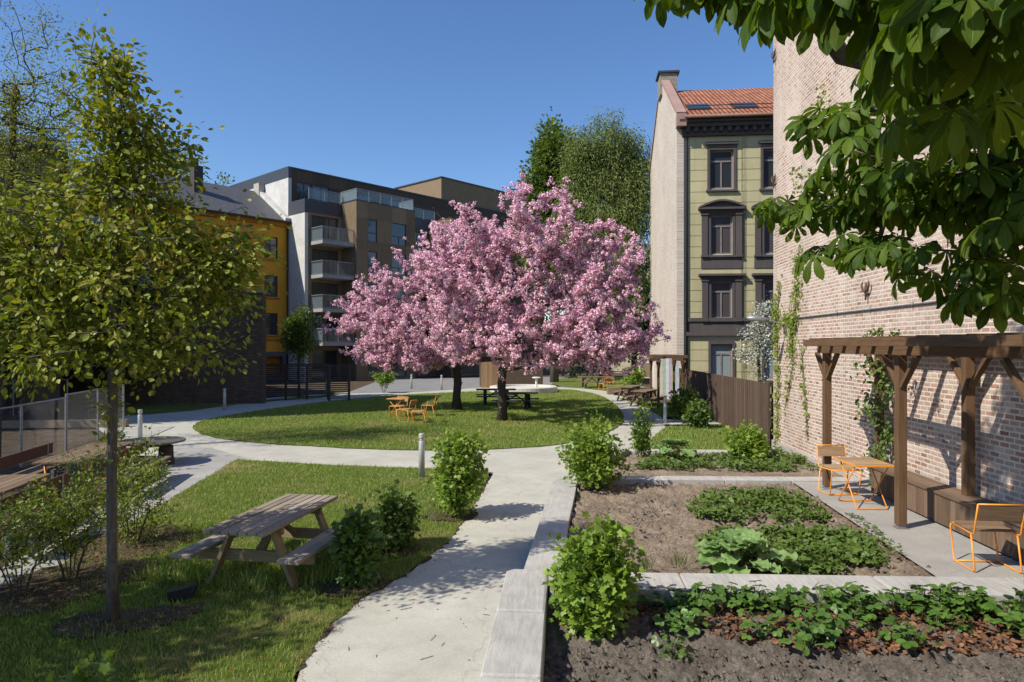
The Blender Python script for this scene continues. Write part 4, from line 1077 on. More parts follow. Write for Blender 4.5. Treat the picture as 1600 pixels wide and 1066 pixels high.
# ---------------------------------------------------------------- plant materials
def m_bark(name, c1, c2, bands=False):
    m = M(name); n = m.noise(24, 6, .7, m.co((1, 1, .25 if not bands else 2.5)), .5)
    col = m.ramp(n, [(.3, c1), (.7, c2)]); m.bump(n, .8, .02)
    return m.base(col, .9, 0, .15)
BARK = m_bark('grey_bark', (.055, .047, .04), (.17, .15, .125)); BARKD = m_bark('dark_bark', (.03, .024, .02), (.085, .07, .058), True); TWIG = m_bark('twig_bark', (.05, .04, .028), (.12, .095, .065))
LIME = m_leaf('lime_leaf', [(.085, .12, .011), (.155, .20, .02), (.24, .28, .036), (.34, .31, .07)], .34, .5, 1.6, (1.3, 1.25, .5), .3)
def m_chest():
    m = M('chestnut_leaf'); uv = m.nd('SeparateXYZ', None, Vector=m.nd('TexCoord').outputs['UV'])
    au = m.math('ABSOLUTE', m.math('SUBTRACT', uv.outputs[0], .5))
    ph = m.math('SUBTRACT', m.math('MULTIPLY', uv.outputs[1], 15.0), m.math('MULTIPLY', au, 9.0))
    vein = m.math('MAXIMUM', m.ramp(m.math('FRACT', ph), [(.0, grey(.55)), (.1, grey(0)), (.9, grey(0)), (1.0, grey(.55))]), m.ramp(au, [(.015, grey(.9)), (.05, grey(0))]))
    f = m.math('ADD', m.math('MULTIPLY', m.island(), .7), m.math('MULTIPLY', m.noise(5, 4), .4))
    col = m.ramp(f, [(.1, (.03, .066, .005)), (.5, (.055, .108, .008)), (.95, (.12, .185, .018))])
    blot = m.ramp(m.noise(38, 4, .7), [(.62, grey(0)), (.74, grey(.55))])
    col = m.mix(blot, col, (.12, .09, .02)); col = m.mix(m.math('MULTIPLY', vein, .55), col, (.16, .22, .06))
    m.bump(m.math('SUBTRACT', m.math('MULTIPLY', m.noise(60, 3), .3), vein), .45, .004)
    m.base(col, .5, 0, .22)
    tr = m.nd('BsdfTranslucent', None, Color=m.mix(1.0, col, (1.9, 1.75, .4), 'MULTIPLY')); mx = m.nd('MixShader', None, Fac=.42)
    m.t.links.new(m.b.outputs[0], mx.inputs[1]); m.t.links.new(tr.outputs[0], mx.inputs[2]); m.t.links.new(mx.outputs[0], m.o.inputs['Surface'])
    return m.m
CHESTL = m_chest()
BRIGHT = m_leaf('currant_leaf', [(.12, .205, .02), (.18, .285, .035), (.25, .35, .06)], .36, .5, 2)
MIDG = m_leaf('shrub_leaf', [(.06, .11, .015), (.10, .17, .025), (.15, .22, .04)], .36, .5, 2)
LIMY = m_leaf('open_shrub_leaf', [(.12, .17, .02), (.19, .25, .036), (.26, .32, .065)], .4, .5, 2)
DKGR = m_leaf('dark_leaf', [(.06, .115, .02), (.10, .17, .03), (.15, .225, .05)], .3, .45, 2)
BIRCH = m_leaf('birch_leaf', [(.115, .16, .038), (.165, .22, .056), (.23, .28, .085)], .4, .5, .7)
MAPLE = m_leaf('maple_leaf', [(.07, .12, .018), (.11, .17, .028), (.155, .22, .042)], .35, .5, .6)
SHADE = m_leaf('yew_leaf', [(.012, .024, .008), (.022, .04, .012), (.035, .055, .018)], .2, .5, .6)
WHITEB = m_leaf('pear_blossom', [(.12, .18, .05), (.45, .48, .38), (.66, .67, .60), (.76, .76, .70)], .3, .6, 1, (1, 1, 1), .1)
PINKB = m_leaf('cherry_blossom', [(.66, .28, .43), (.85, .48, .61), (.95, .68, .77), (.98, .85, .89)], .3, .6, .45, (1.0, .92, 1.0), .1)
CHYL = m_leaf('cherry_young_leaf', [(.10, .07, .02), (.16, .11, .035), (.12, .14, .03)], .35)
STRAW = m_leaf('strawberry_leaf', [(.05, .115, .016), (.08, .16, .024), (.12, .215, .038)], .25, .42, 3, spec=.5)
STRAWD = m_leaf('strawberry_patch_leaf', [(.06, .105, .016), (.09, .15, .024), (.13, .195, .038)], .25, .5, 3)
RHUB = m_leaf('rhubarb_leaf', [(.13, .23, .07), (.18, .30, .10), (.24, .36, .13)], .3, .45, 9)
LITT = m_leaf('bark_chips', [(.08, .035, .018), (.16, .075, .04), (.26, .14, .08), (.12, .055, .03), (.20, .11, .065)], .05, .8, 3, (1, 1, 1), .15)

def tree(name, label, base, trunk, targets, r0, bark, rtip=.006, step=.35, rise=.5, curve=.35, jit=.05, cat='tree', minbase=1, group=None, k=7):
    t = thing(name, label, cat, base, 0, group)
    tr = Tree(trunk, rtip); tr.grow(targets, step, rise, curve, jit, minbase)
    tr.wood('trunk', r0, bark, t, k)
    return t, tr
# ---------------------------------------------------------------- the two pink cherries
def cherry(label, base, trunk, lobes, r0, nT, ncl, seed):
    global rng; rng = np.random.default_rng(seed)
    T = np.concatenate([lobe(c, r, int(nT*f), .33, 1.35) for c, r, f in lobes])
    # ragged shoots pushing out of the outline
    k = rng.integers(0, len(T), nT//3); c0 = np.array(trunk[-1]); sh = T[k]+unit(T[k]-c0)*rng.uniform(.25, .85, (len(k), 1))
    sh = sh[sh[:, 2] > 1.35]
    T = np.concatenate([T, sh])
    t, tr = tree('cherry_tree', label, base, trunk, T, r0, BARKD, .010, .3, .35, .3, .05, minbase=len(trunk)-2, group='pink flowering cherry trees')
    P_, D_ = tr.tip_pts(6)
    n = len(P_); ci = rng.integers(0, n, ncl)
    cpos = P_[ci]+rng.normal(0, .075, (ncl, 3)); m = 11
    R = rng.normal(0, 1, (ncl, m, 3)); R = unit(R)
    pos = (cpos[:, None]+R*rng.uniform(.03, .085, (ncl, m, 1))).reshape(-1, 3); nr = R.reshape(-1, 3)+np.array([0, 0, .15])
    y = np.cross(nr, rng.normal(0, 1, nr.shape)); B = basis(y, nr)
    V = place(BLOOM[0], pos, B, rng.uniform(.052, .08, len(pos)))
    link('crown', np_mesh('crown', V, BLOOM[1], len(pos)), PINKB, t)
    lp, ld = around(P_[rng.integers(0, n, ncl//2)], D_[:ncl//2] if n >= ncl//2 else np.tile(D_, (ncl//2//n+1, 1))[:ncl//2], 1, .14)
    leaves('young_leaves', LEAF, lp, ld, .075, CHYL, t)
    return t
b = G(784, 658)
cherry('large pink flowering cherry with the front trunk on the oval lawn', b, [(0, 0, -.02), (.03, .02, .5), (-.02, 0, 1.1), (.0, .03, 1.6), (.03, .0, 1.95)],
       [((1.4, .3, 5.0), (3.7, 3.2, 2.5), .42), ((1.5, 0, 7.0), (2.2, 1.9, 2.2), .22), ((3.7, 0, 6.0), (1.8, 1.6, 1.7), .14), ((-1.3, 0, 6.6), (1.7, 1.6, 1.6), .13), ((4.1, 0, 3.6), (2.1, 2.2, 1.8), .2), ((-1.6, -.3, 4.6), (1.9, 2.4, 2.7), .2), ((1.4, -.5, 3.0), (3.4, 2.6, 1.1), .15)], .165, 640, 19500, 3)
b = G(714, 641)
cherry('pink flowering cherry with the left, farther trunk on the oval lawn', b, [(0, 0, -.02), (-.02, 0, .6), (.03, .02, 1.2), (0, .0, 1.8), (-.02, 0, 2.1)],
       [((-1.4, 0, 4.4), (2.7, 2.8, 2.6), .44), ((-3.5, -.2, 4.0), (1.7, 2.0, 2.0), .24), ((.4, 0, 5.6), (2.3, 2.4, 2.9), .3), ((-2.2, -.3, 2.5), (2.4, 2.0, .9), .14)], .18, 480, 13000, 4)
rng = np.random.default_rng(21)

# ---------------------------------------------------------------- young lime on the front lawn
b = T0
tk = [(0, 0, -.02), (.005, 0, .6), (-.01, .01, 1.2), (.0, 0, 1.8), (.01, 0, 2.25), (.0, .02, 2.9), (.02, .02, 3.6), (.01, 0, 4.4), (.02, 0, 5.1)]
T = np.concatenate([lobe((-.1, -.1, 3.6), (1.15, 1.0, 1.3), 150, .4), lobe((-.85, -.15, 3.5), (.7, .8, 1.1), 70, .4), lobe((.75, .15, 3.35), (.65, .8, .85), 60, .4), lobe((-.05, .1, 5.05), (.55, .55, .95), 65, .45), lobe((-.12, .05, 5.75), (.28, .3, .5), 22, .5), lobe((1.15, .25, 3.75), (.45, .6, .65), 45, .5), lobe((.42, .1, 4.75), (.45, .45, .7), 40, .5), lobe((-1.25, -.3, 4.0), (.5, .6, .6), 30, .5), lobe((-.3, -.1, 2.7), (1.1, .9, .4), 42, .5)])
t, tr = tree('lime_tree', 'young broadleaf tree with slim straight trunk on the front lawn at left', b, tk, T, .05, BARK, .0034, .14, .8, .35, .02, minbase=4)
Pp, Dd = tr.tip_pts(5); ps, ds = around(Pp, Dd, 6, .10, .55)
leaves('crown', LEAF, ps, ds, .064, LIME, t, jit=.8)

# ---------------------------------------------------------------- horse chestnut hanging in from the upper right
cl = []   # (column, row, distance, spread, twigs): where the hanging twigs end
cl += [(1036, -45, 3.1, .04, 1), (1085, -20, 3.0, .05, 1), (1135, -40, 3.0, .06, 2), (1180, -35, 2.9, .06, 2), (1225, -55, 2.7, .08, 2), (1260, -40, 2.4, .07, 2), (1295, -20, 2.0, .06, 2), (1345, -90, 1.8, .08, 2), (1400, -80, 1.7, .08, 2), (1470, -20, 1.6, .12, 3), (1540, -10, 1.5, .12, 3), (1590, 40, 1.5, .12, 3), (1480, 40, 1.9, .12, 2)]
cl += [(1205, 325, 4.8, .06, 1), (1235, 315, 4.7, .1, 2), (1275, 318, 4.5, .12, 3), (1285, 185, 4.6, .07, 1), (1305, 165, 4.4, .07, 1), (1345, 190, 4.3, .1, 2), (1330, 300, 4.2, .14, 3), (1375, 210, 4.0, .14, 3), (1400, 270, 3.9, .16, 4), (1420, 190, 3.9, .12, 2), (1300, 370, 4.4, .08, 1), (1355, 360, 4.2, .12, 3), (1410, 340, 4.0, .14, 3), (1450, 290, 3.8, .16, 4), (1480, 230, 3.6, .18, 4), (1490, 330, 3.6, .18, 4), (1540, 280, 3.4, .2, 5), (1550, 180, 3.2, .2, 4), (1590, 240, 3.3, .2, 4), (1570, 350, 3.4, .18, 5), (1520, 385, 3.6, .12, 3), (1430, 430, 3.9, .03, 1), (1575, 420, 3.4, .12, 2), (1520, 455, 3.6, .07, 1), (1590, 460, 3.4, .08, 1), (1500, 130, 2.8, .14, 3), (1440, 110, 3.0, .12, 2), (1575, 120, 2.6, .16, 3), (1620, 330, 3.3, .25, 4), (1620, 180, 3.0, .25, 4)]
T = []
for px, py, d, sp, n in cl:
    c = np.array(P(px, d, ZH(py, d))); T += [c+rng.normal(0, sp*.8, 3)*np.array([1, 1.3, .9]) for _ in range(n)]
n_vis = len(T)
up = np.concatenate([lobe((1.0, 6.0, 7.1), (.85, .9, 1.3), 120, .5), lobe((2.0, 4.6, 7.2), (1.3, 1.3, 1.2), 30, .5), lobe((3.6, 2.6, 6.6), (1.6, 1.8, 1.6), 45, .5), lobe((4.2, 4.2, 4.9), (1.0, 1.2, .9), 30, .5), lobe((4.4, .5, 6.5), (1.2, 2, 2), 30, .5)])
ct = (4.6, .6, -.1)
Tl = np.concatenate([np.array(T), up])-np.array(ct)
tk = [(0, 0, 0), (-.03, .05, 1.0), (-.1, .1, 2.2), (-.25, .3, 3.4), (-.5, .7, 4.4), (-.7, 1.2, 5.3), (-.9, 1.8, 6.0)]
t, tr = tree('chestnut_tree', 'horse chestnut with large fan leaves hanging in at the upper right', ct, tk, Tl, .19, BARK, .006, .16, .15, .3, .02, minbase=3)
tips = np.array([tr.p[i] for i in tr.tips]); dr = unit(np.array([tr.p[i]-tr.p[tr.par[i]] for i in tr.tips]))
m = 5; n = len(tips); a = rng.random((n, 1))*6.28+np.arange(m)[None]*6.28/m
hd = np.stack([np.cos(a), np.sin(a), rng.normal(-.05, .25, (n, m))], -1)+.5*dr[:, None]*np.array([1, 1, .3])
hd = unit(hd); pet = rng.uniform(.05, .15, (n, m, 1)); pos = (tips[:, None]+hd*pet+np.array([0, 0, .02])).reshape(-1, 3)
ld = unit(hd.reshape(-1, 3)+np.array([0, 0, -.65])); nr = np.array([0, 0, 1.])+rng.normal(0, .3, ld.shape)
sz = rng.uniform(.115, .175, len(pos))
V = place(CHEST[0], pos, basis(ld, nr), sz)
link('crown', leaf_uv(np_mesh('crown', V, CHEST[1], len(pos), True), CHEST_UV), CHESTL, t)
ptm = MB()
for i in range(n):
    if i < n_vis:
        for j in range(m): ptm.tube([tips[i], tips[i]+hd[i, j]*pet[i, j]+np.array([0, 0, .02])], .0022, 4, False)
ptm.build('leaf_stalks', m_plain('stalk_green', (.10, .13, .03), .6), t)
# candles of blossom
for px, py, d in ((1284, 172, 4.7), (1248, 300, 4.55), (1380, 330, 4.1), (1470, 300, 3.7)):
    c = np.array(P(px, d, ZH(py, d)))-np.array(ct); q = c+np.stack([rng.normal(0, .03, 60), rng.normal(0, .03, 60), rng.random(60)*.2-.03], 1)*1.0
    leaves('blossoms', BLOOM, q, rng.normal(0, 1, (60, 3)), .026, m_leaf('candle_cream', [(.35, .38, .18), (.55, .53, .36)], .3), t)

# ---------------------------------------------------------------- background trees
def bgtree(name, label, base, h, lobes, leaf_m, size, m, trunk_r, bark=BARK, droop=0.0, tpl=LEAF, spread=.25, back=3, step=.5, group=None, jit=.9, rtip=.012):
    tk = [(0, 0, -.3)]+[(rng.normal(0, .04)*h*.1, rng.normal(0, .04)*h*.1, h*f) for f in (.15, .3, .45, .6, .75)]
    T = np.concatenate([lobe(c, r, n, .45) for c, r, n in lobes])
    t, tr = tree(name, label, base, tk, T, trunk_r, bark, rtip, step, .5, .3, .06, minbase=2, k=6, group=group)
    P_, D_ = tr.tip_pts(back); ps, ds = around(P_, D_, m, spread, droop)
    if droop > 1.2:   # hanging curtains
        ps[:, 2] -= np.abs(rng.normal(0, .5, len(ps)))
    leaves('crown', tpl, ps, ds, size, leaf_m, t, jit=jit)
    return t
bgtree('birch_tree', 'tall drooping birch behind the pink cherry, right of the darker tree', P(950, 50, -.3), 20.5, [((0, 0, 11), (3.0, 2.9, 7), 260), ((1.2, 0, 8), (2.0, 2.4, 5.5), 110), ((.1, 0, 17.0), (2.4, 2.0, 3.4), 150), ((1.9, 0, 13.5), (1.5, 1.8, 3.4), 100), ((-2.3, 0, 13.5), (1.7, 1.6, 3.6), 120), ((-2.6, 0, 10), (1.8, 1.6, 3.6), 90), ((-2.0, 0, 16.6), (1.5, 1.5, 2.6), 110), ((2.0, 0, 16.0), (1.4, 1.5, 2.8), 90)], BIRCH, .2, 22, .22, BARK, 1.5, SLIM, .36, 4)
bgtree('maple_tree', 'dense mid-green tree behind the left shoulder of the birch', P(866, 53, -.3), 20, [((.1, 0, 17.2), (1.8, 2.0, 3.3), 120), ((-1.0, 0, 15.0), (1.5, 1.6, 2.6), 80), ((1.2, 0, 15.4), (1.3, 1.6, 2.8), 60), ((-.3, 0, 11), (2.6, 2.5, 4), 120)], MAPLE, .24, 20, .25, BARK, .3, LEAF, .35, 3)
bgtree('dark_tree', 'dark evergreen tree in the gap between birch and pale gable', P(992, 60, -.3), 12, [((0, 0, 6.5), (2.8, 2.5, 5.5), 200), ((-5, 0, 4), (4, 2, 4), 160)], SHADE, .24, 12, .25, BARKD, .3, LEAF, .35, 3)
bgtree('small_tree', 'small bright green tree before the ochre house and slatted fence', P(467, 37.2, -.3), 5.0, [((0, 0, 3.4), (.85, .85, 1.55), 90), ((.1, 0, 4.2), (.5, .5, .9), 30)], MAPLE, .12, 14, .07, TWIG, .2, LEAF, .16, 3, .3, rtip=.008)
for i, (px, d, h, rx, lb) in enumerate(((268, 68, 23.2, 3.0, 'light green tree top rising behind the roof of the ochre house'), (232, 72, 25, 3.4, 'taller pale tree top behind the ochre roof, next to the young tree'), (352, 66, 19.4, 1.3, 'thin sapling top above the grey roof beside the sooty chimney'))):
    bgtree('far_tree', lb, P(px, d, -.3), h, [((0, 0, h-3.2), (rx, rx, 3.4), int(45*rx)), ((0, 0, h-6), (rx*1.1, rx, 3), int(30*rx))], BIRCH, .22, 9, .25, BARK, 0, LEAF, .4, 3)
# big half-bare tree at the top left corner
b = P(-8, 17.5, -.3)
tk = [(0, 0, -.1), (.1, 0, 1.5), (.05, .1, 3), (.15, .1, 4.6), (.1, .2, 6.2), (.3, .2, 7.8), (.35, .2, 9.6)]
T = np.concatenate([lobe((.3, .3, 9.0), (2.4, 2.5, 3.2), 280, .4), lobe((-1.6, 0, 7.8), (2.6, 2.5, 3.0), 180, .4), lobe((1.5, .3, 7.8), (1.4, 1.5, 2.2), 100, .4)])
t, tr = tree('bare_tree', 'tall half-bare tree with dark branches just coming into leaf at the top left', b, tk, T, .085, BARKD, .0055, .3, .5, .3, .08, minbase=3)
Pp, Dd = tr.tip_pts(5); ps, ds = around(Pp, Dd, 8, .2, 0); leaves('crown', LEAF, ps, ds, .05, LIME, t)
# dark bushes and trees filling the left edge behind the wire fence
for px, d, h, rx, lb in ((20, 29.5, 8.5, 2.6, 'dark leafy tree behind the wire fence at the left edge'), (175, 31.5, 7.5, 2.3, 'dark leafy tree behind the young tree, left of the brick wall'), (-90, 24, 9, 3.0, 'dark leafy tree outside the left edge of the garden')):
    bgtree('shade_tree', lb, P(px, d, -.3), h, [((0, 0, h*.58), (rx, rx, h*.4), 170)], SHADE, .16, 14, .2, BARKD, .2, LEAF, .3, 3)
# trees beside the garden, outside the picture, that throw the dappled shade at lower left
for x, y, h, rx, n, lb in ((-9.2, 3.3, 6.8, 2.7, 190, 'leafy tree left of the front lawn whose shade falls over the grass'), (-16.2, 12.0, 8.0, 2.4, 110, 'leafy tree beyond the left row of benches')):
    bgtree('garden_tree', lb, (x, y, -.3), h, [((0, 0, h*.62), (rx, rx, h*.33), n)], MAPLE, .13, 20, .13, BARK, .2, LEAF, .2, 3, .4)
# blossoming pear behind the fence
b = P(1186, 30, -.3)
bgtree('pear_tree', 'white blossoming small tree behind the board fence by the green house', b, 5.2, [((0, 0, 3.0), (.75, .8, 1.7), 100), ((.15, 0, 4.2), (.45, .5, 1.0), 30), ((-.6, 0, 2.4), (.5, .5, .5), 20)], WHITEB, .075, 5, .07, TWIG, 0, BLOOM, .15, 3, .3, rtip=.007)

# ---------------------------------------------------------------- shrubs
def shrub(label, base, w, h, leaf_m, size, n, m, tpl=LOBED, name='shrub', d=None, low=.0, spread=.07, stems=5, power=.4, droop=.25, jit=.7, group=None, up=(0, 0, 1)):
    d = d or w; t = thing(name, label, 'shrub', base, rnd.random()*0, group)
    ps, ds = [], []; wood = MB(); T = lobe((0, 0, h*(.52+low*.3)), (w*.5, d*.5, h*(.5-low*.3)), n, power)
    az = np.arctan2(T[:, 1], T[:, 0]); ph = rng.random(4)*6.28; ht = T[:, 2]/h
    k_ = 1+.17*np.sin(2*az+ph[0]+3*ht)+.13*np.sin(5*az+ph[1]-4*ht)+.1*np.sin(3*az+9*ht+ph[2]); T[:, :2] *= k_[:, None]; T[:, 2] *= 1+.14*np.sin(3*az+ph[3])
    sh = T[rng.random(len(T)) < .12]; sh = sh+np.stack([sh[:, 0]*.25, sh[:, 1]*.25, np.abs(rng.normal(.04, .06, len(sh)))*h*1.4], 1); T = np.concatenate([T, sh])
    T = T[T[:, 2] > .04]
    for q in range(stems):
        a = 6.28*q/stems; tr = Tree([(.06*math.cos(a), .06*math.sin(a), -.05), (.09*w*math.cos(a), .09*w*math.sin(a), .12*h), (.16*w*math.cos(a), .16*w*math.sin(a), .3*h)], .0022)
        mine = T[np.argmin(np.stack([np.hypot(T[:, 0]-.25*w*math.cos(6.28*j/stems), T[:, 1]-.25*w*math.sin(6.28*j/stems)) for j in range(stems)], 1), 1) == q]
        if not len(mine): continue
        tr.grow(mine, .09, .5, .35, .012); r = tr.radii(.010)
        ch = {}
        for i, pa in enumerate(tr.par): ch.setdefault(pa, []).append(i)
        for i, pa in enumerate(tr.par):
            if pa >= 0: wood.tube([tr.p[pa], tr.p[i]], [r[pa], r[i]], 4, False)
        a_, b_ = tr.tip_pts(3); ps.append(a_); ds.append(b_)
    wood.build('stems', TWIG, t, 0, True)
    A_, B_ = np.concatenate(ps), np.concatenate(ds); pos, dr = around(A_, B_, m, spread, droop)
    pos[:, 2] = np.maximum(pos[:, 2], .03)
    leaves('foliage', tpl, pos, dr, size, leaf_m, t, jit=jit, up=up)
    return t
FR = (-.15, -.25, 1)
shrub('big bright green bush beside the path and bollard light', G(717, 808, -.24), .84, 1.38, BRIGHT, .066, 180, 6)
shrub('dark leafy shrub between the picnic table and the bright bush', G(621, 858, -.24), .42, .74, DKGR, .07, 90, 6)
shrub('dark leafy shrub standing at the end of the picnic table bench', G(558, 912, -.24), .40, .84, DKGR, .075, 95, 6)
shrub('bright currant bush at the corner of the middle bed beside the path', P(927, 12.75, -.05), 1.15, 1.2, BRIGHT, .066, 180, 6)
shrub('near bright currant bush growing against the end of the granite cross wall', P(924, 6.45, -.14), .62, .95, BRIGHT, .068, 165, 7)
shrub('upright thin green shrub at the back left of the far bed', P(1005, 17.0, -.2), .5, 1.15, MIDG, .06, 60, 6, low=0, group=None)
shrub('bright spreading shrub at the back of the far bed near the fence', P(1168, 16.6, -.2), 1.05, .8, BRIGHT, .075, 120, 7)
shrub('dark green shrub at the foot of the board fence', P(1066, 26, -.25), 1.1, 1.25, MIDG, .09, 90, 6)
shrub('second dark shrub by the board fence, in the cherry shadow', P(1090, 23.5, -.25), .9, .9, DKGR, .09, 60, 6)
shrub('loose open shrub at the edge of the lawn right of the young trunk', G(208, 848, -.24), 1.25, 1.3, LIMY, .04, 190, 5, LEAF, spread=.06, stems=7)
shrub('loose open shrub with bare lower stems beside the paved walk', G(110, 905, -.24), 1.1, 1.25, LIMY, .04, 150, 5, LEAF, low=.5, spread=.06, stems=7)
shrub('loose open shrub leaning over the paved walk at the left edge', G(30, 935, -.24), 1.0, 1.15, LIMY, .04, 110, 5, LEAF, low=.4, spread=.06, stems=6)
shrub('thin young shrub growing between the plank tables', P(132, 12.2, -.25), .7, 1.15, MIDG, .05, 60, 5, SLIM, low=.2)
shrub('small shrub behind the trunk of the young tree near the wire fence', P(180, 15.5, -.25), .5, 1.3, MIDG, .055, 55, 5, SLIM)
shrub('tiny pale green tree-like shrub by the plaza edge', P(600, 41, -.25), 1.1, 1.15, BRIGHT, .10, 50, 6, low=.9)
shrub('low leafy weed at the bottom edge of the front lawn', P(125, 5.0, -.24), .36, .46, MIDG, .09, 12, 4, name='weed')
shrub('bright green shrub at the far end of the right path', P(990, 43, -.25), 1.3, 1.6, BRIGHT, .12, 70, 6)

# rhubarb
def rhubarb(label, base, R, n, h):
    t = thing('rhubarb', label, 'rhubarb plant', base); st = MB(); lf = MB()
    for i in range(n):
        a = 2.4*i+rnd.uniform(-.3, .3); inn = i % 2; rr = R*(rnd.uniform(.06, .28) if inn else rnd.uniform(.35, .7)); z = h*(rnd.uniform(.6, .85) if inn else rnd.uniform(.3, .6))
        c = Vector((rr*math.cos(a), rr*math.sin(a), z)); st.tube([(0, 0, 0), (c.x*.5, c.y*.5, z*.75), tuple(c)], [.014, .011, .008], 6)
        L = R*rnd.uniform(.34, .56); d = Vector((math.cos(a), math.sin(a), rnd.uniform(.25, .9) if inn else rnd.uniform(-.3, .3))).normalized(); s = d.cross(Vector((0, 0, 1))).normalized(); u = s.cross(d)
        nu, nv = 13, 18; o = len(lf.v); ph = rnd.random()*6
        for j in range(nv+1):
            v = j/nv; wd = L*.52*(max(0, 1-((v-.42)/.6)**2)**.5 if v > .42 else (1-((.42-v)/.5)**2)**.5)
            for k in range(nu):
                x = (k/(nu-1)-.5)*2
                ruff = L*(.07*abs(x)**2*math.sin(v*17+ph)+.03*math.sin(x*5+v*9+ph)+.02*math.sin(x*11-v*14))
                q = c+d*((v-.15)*L-.08*L*(abs(x) < .15)*0)+s*(x*wd*(1+.04*math.sin(v*17+ph)))+u*(ruff+.11*L*abs(x)-.22*L*v*v)
                lf.v.append(tuple(q))
        for j in range(nv):
            for k in range(nu-1): q = o+j*nu+k; lf.f.append((q, q+1, q+nu+1, q+nu))
    st.build('stalks', m_plain('rhubarb_stalk', (.24, .19, .07), .5), t, 0, True); lf.build('leaves', RHUB, t, 0, True)
rhubarb('large crinkled rhubarb in the middle bed just behind the granite wall', P(1152, 7.95, -.04), .6, 32, .42)
rhubarb('rhubarb clump at the back left of the far bed', P(1056, 16.5, -.15), .6, 28, .5)

# strawberries
def straw_patch(name, label, poly, n, z, h, size, mat, clumps):
    a = np.array(poly); cs = fill(poly, clumps*3)[:clumps]
    q = cs[rng.integers(0, len(cs), n)]+rng.normal(0, .11, (n, 2)); q = q[inpoly(q, poly)]
    zz = z+h*rng.beta(2, 1.6, len(q))
    d = np.stack([rng.normal(0, 1, len(q)), rng.normal(0, 1, len(q)), rng.normal(-.15, .25, len(q))], 1)
    o = leaves(name, TRI, np.stack([q[:, 0], q[:, 1], zz], 1), d, size, mat, None, (0, -.1, 1), .45, True, 'stuff')
    return tag(o, label, 'strawberry patch')
straw_patch('strawberry_patch', 'thick strawberry patch across the far bed', W0((990, 742), (1010, 728), (1050, 722), (1160, 722), (1215, 712), (1262, 728), (1285, 746), (1140, 746)), 2600, -.14, .16, .05, STRAWD, 190)
straw_patch('strawberry_patch', 'strawberry patch in the back half of the middle bed', [G(*q, -.03)[:2] for q in ((1062, 790), (1110, 772), (1200, 770), (1255, 776), (1303, 816), (1240, 822), (1150, 818), (1085, 810))], 2300, -.04, .16, .045, STRAWD, 110)
straw_patch('strawberry_patch', 'strawberry patch right of the rhubarb in the middle bed', [G(*q, -.03)[:2] for q in ((1080, 852), (1120, 836), (1200, 832), (1320, 836), (1372, 858), (1392, 894), (1300, 905), (1180, 905), (1130, 870))], 2300, -.03, .16, .048, STRAWD, 90)
straw_patch('strawberry_runners', 'thin line of young strawberry runners along the terrace edge', [G(*q, -.02)[:2] for q in ((1318, 802), (1335, 805), (1400, 850), (1440, 895), (1420, 895), (1370, 850))], 220, -.03, .08, .035, STRAWD, 24)
protos = []
def straw_plant(k):
    t = thing('strawberry_plant', 'leafy strawberry plant among bark chips in the front bed', 'strawberry plant', (0, 0, -50), 0, 'strawberry plants in the front bed')
    n = 17+k % 4*3; a = rng.random(n)*6.28; r = rng.uniform(.02, .17, n); z = rng.uniform(.07, .21, n)*(1.15-r*2)
    q = np.stack([r*np.cos(a), r*np.sin(a), z], 1); d = np.stack([np.cos(a), np.sin(a), rng.normal(-.2, .2, n)], 1)
    leaves('leaves', TRI, q, d, .052, STRAW, t, (0, 0, 1), .3, True)
    s = MB()
    for p in q: s.tube([(0, 0, -.01), (p[0]*.4, p[1]*.4, p[2]*.7), tuple(p)], .0022, 4, False)
    s.build('stalks', m_plain('straw_stalk', (.10, .14, .04), .6), t)
    return t
protos = [straw_plant(k) for k in range(6)]
spots = []
for px in range(1010, 1640, 30):
    for row, (py, j) in enumerate(((925, 10), (955, 14), (990, 16), (1018, 12))):
        if row == 3 and rnd.random() < .65: continue
        if row == 2 and rnd.random() < .25: continue
        if row < 2 and rnd.random() < .18: continue
        if row == 0 and px < 1040: continue
        spots.append((px+rnd.uniform(-16, 16)+row*9, py+rnd.uniform(-j, j)))
for i, s in enumerate(spots):
    o = protos[i] if i < 6 else dup(protos[i % 6], (0, 0, 0), 0, None, None, rnd.uniform(.95, 1.45))
    g0 = G(s[0], s[1], -.05); g0 = (g0[0], min(g0[1], wy(g0[0])-.1)); o.location = (g0[0], g0[1], -.17+.075*max(0, g0[1]-5)); o.rotation_euler = (0, 0, rnd.random()*6.28)
# bark chips, leaf litter (uncountable)
def litter(name, label, polys, n, zf, size, mat, jit=.5, tpl=SLIM):
    q = np.concatenate([fill(p, int(n/len(polys)*1.6)) for p in polys])[:n]; rng.shuffle(q)
    d = np.stack([rng.normal(0, 1, len(q)), rng.normal(0, 1, len(q)), rng.normal(0, .2, len(q))], 1)
    o = leaves(name, tpl, np.stack([q[:, 0], q[:, 1], zf(q)], 1), d, size, mat, None, (0, 0, 1), jit, False, 'stuff'); return tag(o, label, 'leaf litter')
litter('bark_chips', 'red-brown bark chips and dead leaves round the front strawberry plants', [[G(*q, -.13)[:2] for q in ((870, 930), (1640, 945), (1640, 1035), (1300, 1030), (1120, 1010), (1010, 985), (960, 990), (872, 995))]], 7500, lambda q: -.165+.075*np.maximum(0, q[:, 1]-5)+rng.random(len(q))*.045, .055, LITT, .8, LEAF)
litter('bark_chips', 'scattered bark chips on the middle bed near its walls', [[G(*q, -.03)[:2] for q in ((905, 800), (1000, 860), (1080, 900), (900, 900))], [G(*q, -.03)[:2] for q in ((1290, 790), (1330, 800), (1460, 900), (1400, 900))]], 700, lambda q: -.03+rng.random(len(q))*.025, .045, LITT)
